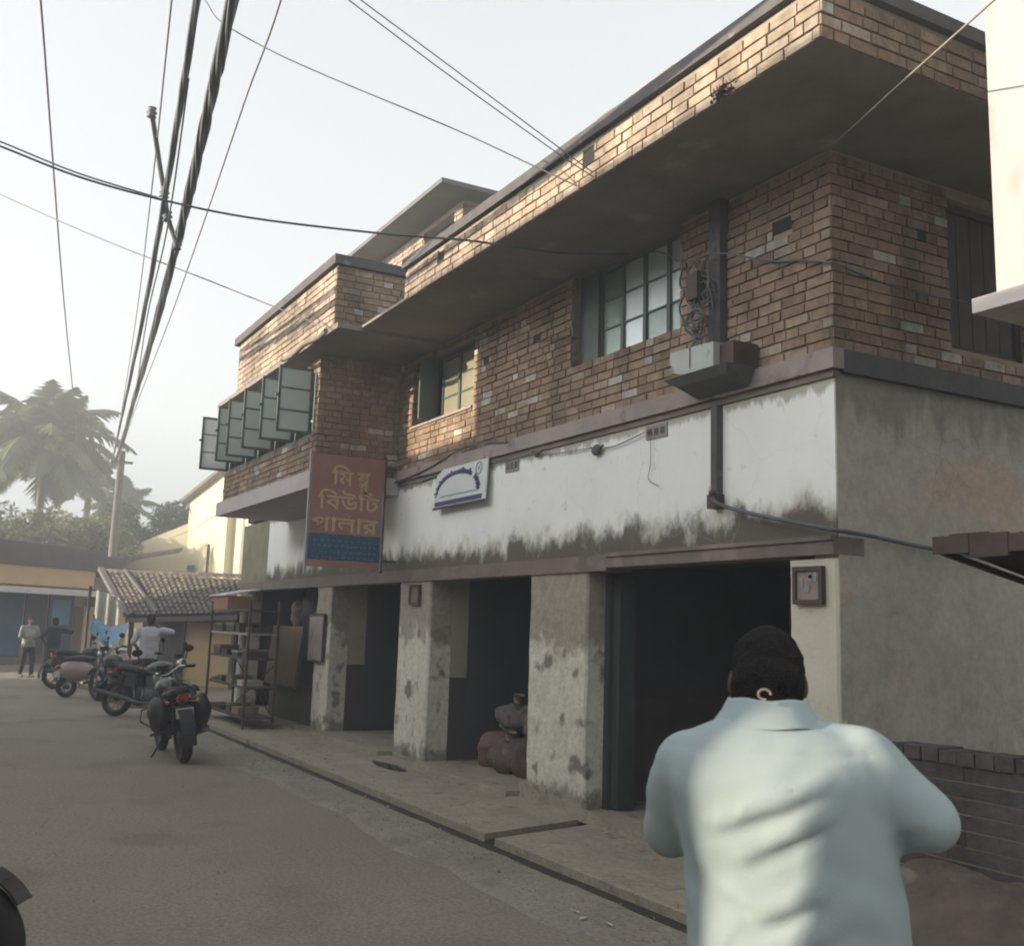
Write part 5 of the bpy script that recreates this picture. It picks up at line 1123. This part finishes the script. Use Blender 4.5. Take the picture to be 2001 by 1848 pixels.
# ================================================================ PEOPLE
def capsule(mb, p, q, r0, r1, n=12, sq=1.):
    p, q = Vector(p), Vector(q); d = (q - p); L_ = d.length; ax = d.normalized() if L_ > 1e-6 else Vector((0, 0, 1)); pr = []
    for k in range(5): a = math.pi / 2 * (1 - k / 4); pr.append((-r0 * math.sin(a), max(.0005, r0 * math.cos(a))))
    for k in range(5): a = math.pi / 2 * k / 4; pr.append((L_ + r1 * math.sin(a), max(.0005, r1 * math.cos(a))))
    mb.lathe(p, ax, pr, n); return mb
def closed_loft(mb, rings, n=28, ex=2.5):
    vs = []; fs = []
    for z, hw, hd, cx, cy in rings:
        for k in range(n):
            a = 2 * math.pi * k / n; c, s = math.cos(a), math.sin(a)
            vs.append((cx + hw * abs(c) ** (2 / ex) * (1 if c > 0 else -1), cy + hd * abs(s) ** (2 / ex) * (1 if s > 0 else -1), z))
    for i in range(len(rings) - 1):
        for k in range(n): k2 = (k + 1) % n; fs.append((i * n + k, i * n + k2, (i + 1) * n + k2, (i + 1) * n + k))
    fs.append(tuple(reversed(range(n)))); fs.append(tuple(range((len(rings) - 1) * n, len(rings) * n))); mb.add(vs, fs, 0, True); return mb
def head_shape(mb, c, s=1., yaw=0.):
    """skull, jaw, nose, ears; face looks along +y"""
    c = Vector(c)
    mb.ball(tuple(c + Vector((0, -.01, .02)) * s), .1 * s, 20, 14, (.76, .98, 1.0)); mb.ball(tuple(c + Vector((0, .03, -.05)) * s), .07 * s, 14, 10, (.82, .9, .95))
    mb.ball(tuple(c + Vector((0, .10, -.025)) * s), .018 * s, 8, 6, (.8, 1.1, 1.5)); mb.ball(tuple(c + Vector((0, .085, -.075)) * s), .02 * s, 8, 6, (1.3, .6, .5))
    for k in (-1, 1): mb.ball(tuple(c + Vector((k * .078, -.005, -.012)) * s), .028 * s, 10, 8, (.4, .7, 1.1))
    return mb
def hand_shape(mb, w, d, s=1., side=1):
    """palm plus five bent fingers, reaching along d from the wrist w"""
    w, d = Vector(w), Vector(d).normalized(); up = Vector((0, 0, 1)); lat = d.cross(up).normalized() * side; nn = lat.cross(d).normalized()
    for k in range(4): capsule(mb, w + lat * (k - 1.5) * .018 * s, w + d * .085 * s + lat * (k - 1.5) * .02 * s, .015 * s, .0125 * s, 8)
    for k, l in enumerate((.062, .075, .07, .052)):
        b0 = w + d * .088 * s + lat * (k - 1.5) * .021 * s; b1 = b0 + (d * .8 - nn * .35) * l * .5 * s; b2 = b1 + (d * .3 - nn * .9) * l * .5 * s
        capsule(mb, b0, b1, .0095 * s, .009 * s, 8); capsule(mb, b1, b2, .009 * s, .0075 * s, 8)
    t0 = w + d * .02 * s - lat * .03 * s; t1 = t0 + (d * .6 - lat * .6).normalized() * .045 * s; t2 = t1 + (d * .9 - lat * .1 - nn * .3).normalized() * .03 * s
    capsule(mb, t0, t1, .014 * s, .011 * s, 8); capsule(mb, t1, t2, .0105 * s, .008 * s, 8); return mb
def person(label, x, y, face, shirt, trouser, H=1.62, arms='down', vox=.014, step=.10):
    t = T('person', label, 'person', (x, y, 0), RAD(face - 90)); s = H / 1.72
    V_ = lambda *a: Vector(a) * s
    LA = {'down': (V_(-.20, 0, 1.40), V_(-.26, -.02, 1.14), V_(-.25, .10, .92)), 'hip': (V_(-.20, 0, 1.40), V_(-.38, -.05, 1.18), V_(-.2, .06, 1.0)), 'front': (V_(-.2, 0, 1.4), V_(-.27, .02, 1.14), V_(-.10, .22, 1.12)), 'raised': (V_(-.2, 0, 1.4), V_(-.30, .0, 1.16), V_(-.22, .20, 1.05))}[arms]
    RA = {'down': (V_(.20, 0, 1.40), V_(.26, -.02, 1.14), V_(.25, .10, .92)), 'hip': (V_(.20, 0, 1.40), V_(.46, -.02, 1.34), V_(.24, .16, 1.45)), 'front': (V_(.2, 0, 1.4), V_(.27, .02, 1.14), V_(.08, .24, 1.10)), 'raised': (V_(.2, 0, 1.4), V_(.42, .02, 1.38), V_(.2, .16, 1.48))}[arms]
    hip = [V_(-.09, 0, .90), V_(.09, 0, .90)]; kn = [V_(-.11, step, .49), V_(.11, -step * .2, .48)]; an = [V_(-.12, step * .8, .08), V_(.12, -step, .08)]
    b = MB(); head_shape(b, V_(0, .03, 1.60), s); capsule(b, V_(0, 0, 1.42), V_(0, .02, 1.54), .055 * s, .05 * s)
    closed_loft(b, [(z * s, w * s, d * s, 0, 0) for z, w, d in ((.86, .14, .09), (1.0, .13, .09), (1.2, .15, .1), (1.38, .17, .09), (1.45, .09, .06))])
    for A in (LA, RA): capsule(b, A[0], A[1], .045 * s, .038 * s); capsule(b, A[1], A[2], .037 * s, .026 * s)
    hand_shape(b, LA[2], LA[2] - LA[1], s, 1); hand_shape(b, RA[2], RA[2] - RA[1], s, -1)
    for k in (0, 1): capsule(b, hip[k], kn[k], .08 * s, .055 * s); capsule(b, kn[k], an[k], .052 * s, .035 * s); capsule(b, an[k] + V_(0, -.03, -.03), an[k] + V_(0, .15, -.045), .038 * s, .03 * s)
    P('body', skinmesh(b, 'body', vox, 3), 'skin', t, world=False)
    b = MB(); closed_loft(b, [(z * s, w * s, d * s, 0, 0) for z, w, d in ((.84, .185, .125), (.95, .18, .125), (1.15, .18, .125), (1.3, .2, .125), (1.4, .20, .11), (1.45, .14, .085), (1.475, .075, .07))])
    for A in (LA, RA): capsule(b, A[0], A[0].lerp(A[1], .98), .07 * s, .062 * s)
    me = skinmesh(b, 'shirt', vox, 4)
    for v in me.vertices:
        q = v.co * 9; v.co += v.normal * (.012 * noise.noise(q) + .006 * noise.noise(q * 2.3))
    P('shirt', me, shirt, t, world=False)
    b = MB(); closed_loft(b, [(z * s, w * s, d * s, 0, 0) for z, w, d in ((.74, .17, .11), (.85, .178, .115), (.95, .165, .11), (.99, .16, .108))])
    for k in (0, 1): capsule(b, hip[k], kn[k], .098 * s, .078 * s); capsule(b, kn[k], an[k] + V_(0, 0, .03), .076 * s, .062 * s)
    me = skinmesh(b, 'trousers', vox, 3)
    for v in me.vertices: v.co += v.normal * .008 * noise.noise(v.co * 11)
    P('trousers', me, trouser, t, world=False)
    b = MB(); b.ball(tuple(V_(0, .005, 1.635)), .105 * s, 16, 12, (.82, 1.0, .95)); b.ball(tuple(V_(0, -.03, 1.60)), .095 * s, 14, 10, (.84, .9, .95)); me = skinmesh(b, 'hair', vox, 1)
    P('hair', me, 'hair', t, world=False)
    for k in (-1, 1): b = MB(); b.ball(tuple(V_(k * .03, .118, 1.607)), .011 * s, 8, 6); P('eye', b, 'eyew', t, world=False)
    b = MB()
    for k in (0, 1): q = an[k]; b.add([tuple(q + V_(x_, y_, z_)) for z_ in (-.085, -.06) for x_, y_ in ((-.045, -.08), (.045, -.08), (.05, .12), (.02, .19), (-.02, .19), (-.05, .12))], [(5, 4, 3, 2, 1, 0), (6, 7, 8, 9, 10, 11)] + [(i, (i + 1) % 6, (i + 1) % 6 + 6, i + 6) for i in range(6)])
    P('sandals', b, 'black', t, world=False)
    return t
person('person in grey and white shirt standing leftmost at the sunlit road end', -30.9, 2.60, 20, 'greyshirt', 'trouser', 1.56, 'front')
person('person in dark shirt standing with a raised elbow, second from the left', -28.9, 3.0, 200, 'darkshirt', 'brownt', 1.55, 'hip')
person('person in lilac white shirt seen from behind, one elbow raised, among the motorcycles', -22.0, 4.02, 170, 'lilac', 'trouser', 1.70, 'raised')
# ---------------------------------------------------------------- foreground man, back to the camera
MAN = T('person', 'person in pale mint shirt in the foreground, back turned, head bowed, right elbow out', 'person', (-1.63, 1.477, 0), RAD(47.8))
b = MB()
hc = Vector((.0, .135, 1.560))
head_shape(b, hc, .94); capsule(b, (0, .01, 1.42), (0, .07, 1.55), .062, .056)
closed_loft(b, [(z, w, d, cx, cy) for z, w, d, cx, cy in ((.86, .16, .11, .04, 0), (1.0, .15, .1, .04, 0), (1.2, .16, .105, .03, 0), (1.36, .175, .1, .0, 0), (1.44, .13, .07, 0, 0), (1.48, .07, .055, 0, .01))])
LA = (Vector((-.158, .0, 1.392)), Vector((-.196, .08, 1.262)), Vector((-.05, .30, 1.27))); RA = (Vector((.165, 0, 1.42)), Vector((.288, -.02, 1.318)), Vector((.13, .26, 1.27)))
for A in (LA, RA): capsule(b, A[0], A[1], .048, .04); capsule(b, A[1], A[2], .04, .028)
hand_shape(b, LA[2], (.6, .5, .1), 1, 1); hand_shape(b, RA[2], (-.5, .6, .1), 1, -1)
for sx, st in ((-.06, .05), (.13, -.05)):
    capsule(b, (sx, 0, .9), (sx, st, .49), .085, .058); capsule(b, (sx, st, .49), (sx, st * .6, .09), .056, .038); capsule(b, (sx, st * .6 - .03, .05), (sx, st * .6 + .17, .04), .04, .032)
P('body', skinmesh(b, 'body', .0085, 4), 'skin', MAN, world=False)
b = MB()
closed_loft(b, [(.84, .215, .15, .05, 0), (.95, .212, .15, .05, 0), (1.08, .208, .148, .048, 0), (1.2, .203, .142, .044, 0), (1.30, .202, .138, .026, -.005), (1.38, .208, .128, .006, -.008), (1.425, .20, .112, .004, -.004), (1.457, .168, .098, .008, .0), (1.482, .12, .085, .006, .008), (1.498, .072, .068, .003, .02)], 36, 2.45)
capsule(b, LA[0] + Vector((0, 0, .005)), LA[1], .068, .060, 16); capsule(b, LA[1], LA[1].lerp(LA[2], .8), .058, .048, 16)
capsule(b, RA[0] + Vector((.0, 0, -.005)), RA[1], .074, .058, 16); capsule(b, RA[1], RA[1].lerp(RA[2], .85), .058, .05, 16)
capsule(b, (.10, 0, 1.41), (.19, -.01, 1.40), .078, .066, 16); capsule(b, (.03, .01, 1.46), (.15, .0, 1.438), .05, .052, 16); capsule(b, (-.03, .01, 1.46), (-.14, .0, 1.42), .048, .048, 16)
me = skinmesh(b, 'shirt', .0085, 22, .6)
def ridge(x, z, x0, z0, x1, z1, w, a):
    dx, dz = x1 - x0, z1 - z0; L2 = dx * dx + dz * dz; t = max(0, min(1, ((x - x0) * dx + (z - z0) * dz) / L2)); px, pz = x0 + dx * t, z0 + dz * t
    # signed distance across the fold: sharp lower flank, soft upper flank
    s = ((x - px) * -dz + (z - pz) * dx) / math.sqrt(L2); e = math.hypot(x - px, z - pz)
    ww = w * (1.0 if s * (1 if dx > 0 else -1) > 0 else .6); return a * math.exp(-(e / ww) ** 2) * math.sin(math.pi * (.15 + .7 * t))
folds = [(-.09, 1.312, .10, 1.388, .022, .009), (-.04, 1.258, .11, 1.335, .022, .008), (-.02, 1.155, .09, 1.205, .024, .008), (-.09, 1.205, -.01, 1.168, .022, .006), (.02, 1.10, .12, 1.15, .024, .005),
         (.165, 1.43, .20, 1.33, .020, .004), (-.185, 1.40, -.155, 1.28, .018, .008), (.22, 1.30, .27, 1.33, .02, .003), (-.12, 1.03, -.06, 1.14, .025, .005)]
for v in me.vertices:
    x, y_, z = v.co; q = v.co * 6; wq = Vector((x * 5 - z * 6, y_ * 5, z * 15 + x * 7)); d = .006 * noise.noise(q) + .0022 * noise.noise(q * 3.1) + .0042 * max(-.25, noise.noise(wq)) * (.5 + min(1, abs(x) * 5))
    if v.normal.y < .35:
        for f in folds: d += ridge(x, z, *f)
    # valleys under folds
        for f in folds: d -= .55 * ridge(x, z, f[0], f[1] - .026, f[2], f[3] - .026, f[4] * .9, f[5])
    # yoke and armhole seams: fine stitched valleys
    d -= .0016 * math.exp(-((z - 1.435 - .02 * abs(x)) / .006) ** 2) if v.normal.y < .2 and abs(x) < .19 else 0
    v.co += v.normal * d
P('shirt', me, 'mint', MAN, world=False)
b = MB(); n = 30; vs = []; fs = []
rows = [(1.480, .108, .098, .014), (1.486, .104, .096, .016), (1.503, .091, .087, .026), (1.524, .080, .078, .036), (1.530, .076, .075, .038), (1.525, .072, .071, .038), (1.50, .071, .069, .034)]
for z, hw, hd, cy in rows:
    for k in range(n):
        a = 2 * math.pi * k / n; f = .012 * max(0, math.sin(a)); vs.append((hw * math.cos(a), cy + hd * math.sin(a), z - f * 1.8 + .002 * math.sin(5 * a)))
for i in range(len(rows) - 1):
    for k in range(n): k2 = (k + 1) % n; fs.append((i * n + k, i * n + k2, (i + 1) * n + k2, (i + 1) * n + k))
b.add(vs, fs, 0, True); P('collar', b, 'mint', MAN, world=False)
b = MB(); b.tube([(-.006 + .012 * math.cos(a * .7), -.047 + -.012 + .0 * a, 1.541 + .010 * math.sin(a * .7)) for a in range(8)], .0026, 6); P('label_loop', b, 'pinkpaint', MAN, world=False)
b = MB(); b.ball(tuple(hc + Vector((0, -.012, .025))), .097, 22, 16, (.77, .98, .92)); b.ball(tuple(hc + Vector((0, -.05, -.035))), .083, 18, 12, (.86, .8, 1.0)); b.ball((0, .045, 1.522), .064, 16, 10, (1.0, .95, 1.1)); b.ball((0, .06, 1.552), .075, 16, 10, (.98, .95, .9)); me = skinmesh(b, 'hair', .007, 14)
for v in me.vertices: v.co += v.normal * (.004 * noise.noise(v.co * 60) + .003 * noise.noise(v.co * 25))
P('hair', me, 'hair', MAN, world=False)
for k in (-1, 1): b = MB(); b.ball(tuple(hc + Vector((k * .03, .083, .0))), .012, 8, 6); P('eye', b, 'eyew', MAN, world=False)
b = MB(); closed_loft(b, [(.74, .18, .12, .04, 0), (.88, .185, .125, .04, 0), (1.0, .17, .115, .04, 0)])
for sx, st in ((-.06, .05), (.13, -.05)): capsule(b, (sx, 0, .88), (sx, st, .49), .105, .085, 16); capsule(b, (sx, st, .49), (sx, st * .6, .12), .084, .072, 16)
me = skinmesh(b, 'trousers', .012, 3)
for v in me.vertices: v.co += v.normal * .008 * noise.noise(v.co * 11)
P('trousers', me, 'trouser', MAN, world=False)
b = MB()
for sx, st in ((-.06, .05), (.13, -.05)): b.add([(sx + x_, st * .6 + y_, z_) for z_ in (.0, .025) for x_, y_ in ((-.045, -.08), (.045, -.08), (.05, .12), (.02, .20), (-.02, .20), (-.05, .12))], [(5, 4, 3, 2, 1, 0), (6, 7, 8, 9, 10, 11)] + [(i, (i + 1) % 6, (i + 1) % 6 + 6, i + 6) for i in range(6)])
P('sandals', b, 'black', MAN, world=False)
# ================================================================ THE OTHER SIDE OF THE STREET (behind the camera, shades the road)
SL = math.tan(RAD(SUN_AZ))
def opp(label, poly, h, wins):
    t = T('opposite_house', label, 'house', (poly[0][0], poly[0][1], 0), group='houses on the other side of the street'); b = MB(); b.prism(poly, 0, h); P('wall', b, 'oppose', t)
    b = MB(); xs = [p[0] for p in poly if p[1] > -8]; x0, x1 = min(xs), max(xs); x = x0 + .8
    while x < x1 - 1.2:
        for z in wins: b.box(x, x + .9, -7.0, -6.96, z, z + 1.2)
        x += 2.1
    P('window', b, 'wood', t); return t
opp('two storey plastered house across the street, left of the low one', [(-14.15, -7.0), (-14.15, -12), (-8.32, -12), (-6.98, -7.0)], 8.09, (1.0, 4.6))
opp('single storey plastered house across the street, left of the slit made for the sun strip', [(-7.0, -7.0), (-8.34, -12), (-5.188, -12), (-3.848, -7.0)], 6.55, (1.0,))  # slanted gap beside this house, shaped to pass a sun strip
opp('lower plastered house across the street at the left', [(-32.6, -7.0), (-32.6, -12), (-14.16, -12), (-14.16, -7.0)], 7.02, (1.0, 4.4))
opp('plastered house across the street, right of the slit made for the sun strip', [(-3.66, -7.0), (-5.0, -12), (10, -12), (10, -7.0)], 6.55, (1.0,))

HC = T('shade_cart', 'unseen cart with rounded canvas cover, added behind the camera to shade the man', 'cart', (-1.0, -2.0, 0))  # unseen blocker, added to cut the sun strip on the man's back
b = MB(); b.box(-2.05, .6, -2.7, -1.1, .5, .75); P('bed', b, 'wood', HC)
b = MB(); pr = [(-2.155, .75)] + [(-2.155 + .25 * (1 - math.cos(math.pi * k / 12)), 2.45 + .25 * math.sin(math.pi * k / 12)) for k in range(7)] + [(.65, 2.70), (.65, .75)]; n = len(pr)
b.add([(x, -1.08, z) for x, z in pr] + [(x, -2.72, z) for x, z in pr], [tuple(range(n)), tuple(reversed(range(n, 2 * n)))] + [(i, i + n, (i + 1) % n + n, (i + 1) % n) for i in range(n)]); P('cover', b, 'sheet', HC)
for x in (-1.6, .2):
    for y in (-1.0, -2.8): b = MB(); b.torus((x, y, .35), (0, 1, 0), .31, .035, 24, 8); b.lathe((x, y - .03, .35), (0, 1, 0), [(0, .01), (0, .28), (.06, .28), (.06, .01)], 20); P('wheel', b, 'wood', HC)
# ================================================================ HAZE (density also raised to lift the near blacks)
b = MB(); b.box(-75, 22, -22, 32, -1.6, 14.5)
hz = bpy.data.materials.new('haze_air'); hz.use_nodes = True; t = hz.node_tree; t.nodes.remove(t.nodes['Principled BSDF'])
pv = t.nodes.new('ShaderNodeVolumePrincipled'); pv.inputs['Color'].default_value = (.905, .935, .955, 1); pv.inputs['Density'].default_value = .0078; pv.inputs['Anisotropy'].default_value = .2
t.links.new(pv.outputs[0], t.nodes['Material Output'].inputs['Volume'])
o = P('haze', b, hz); o['kind'] = 'stuff'; o['label'] = 'thin pale haze filling the street air, thickened to lift dark tones'; o['category'] = 'haze'
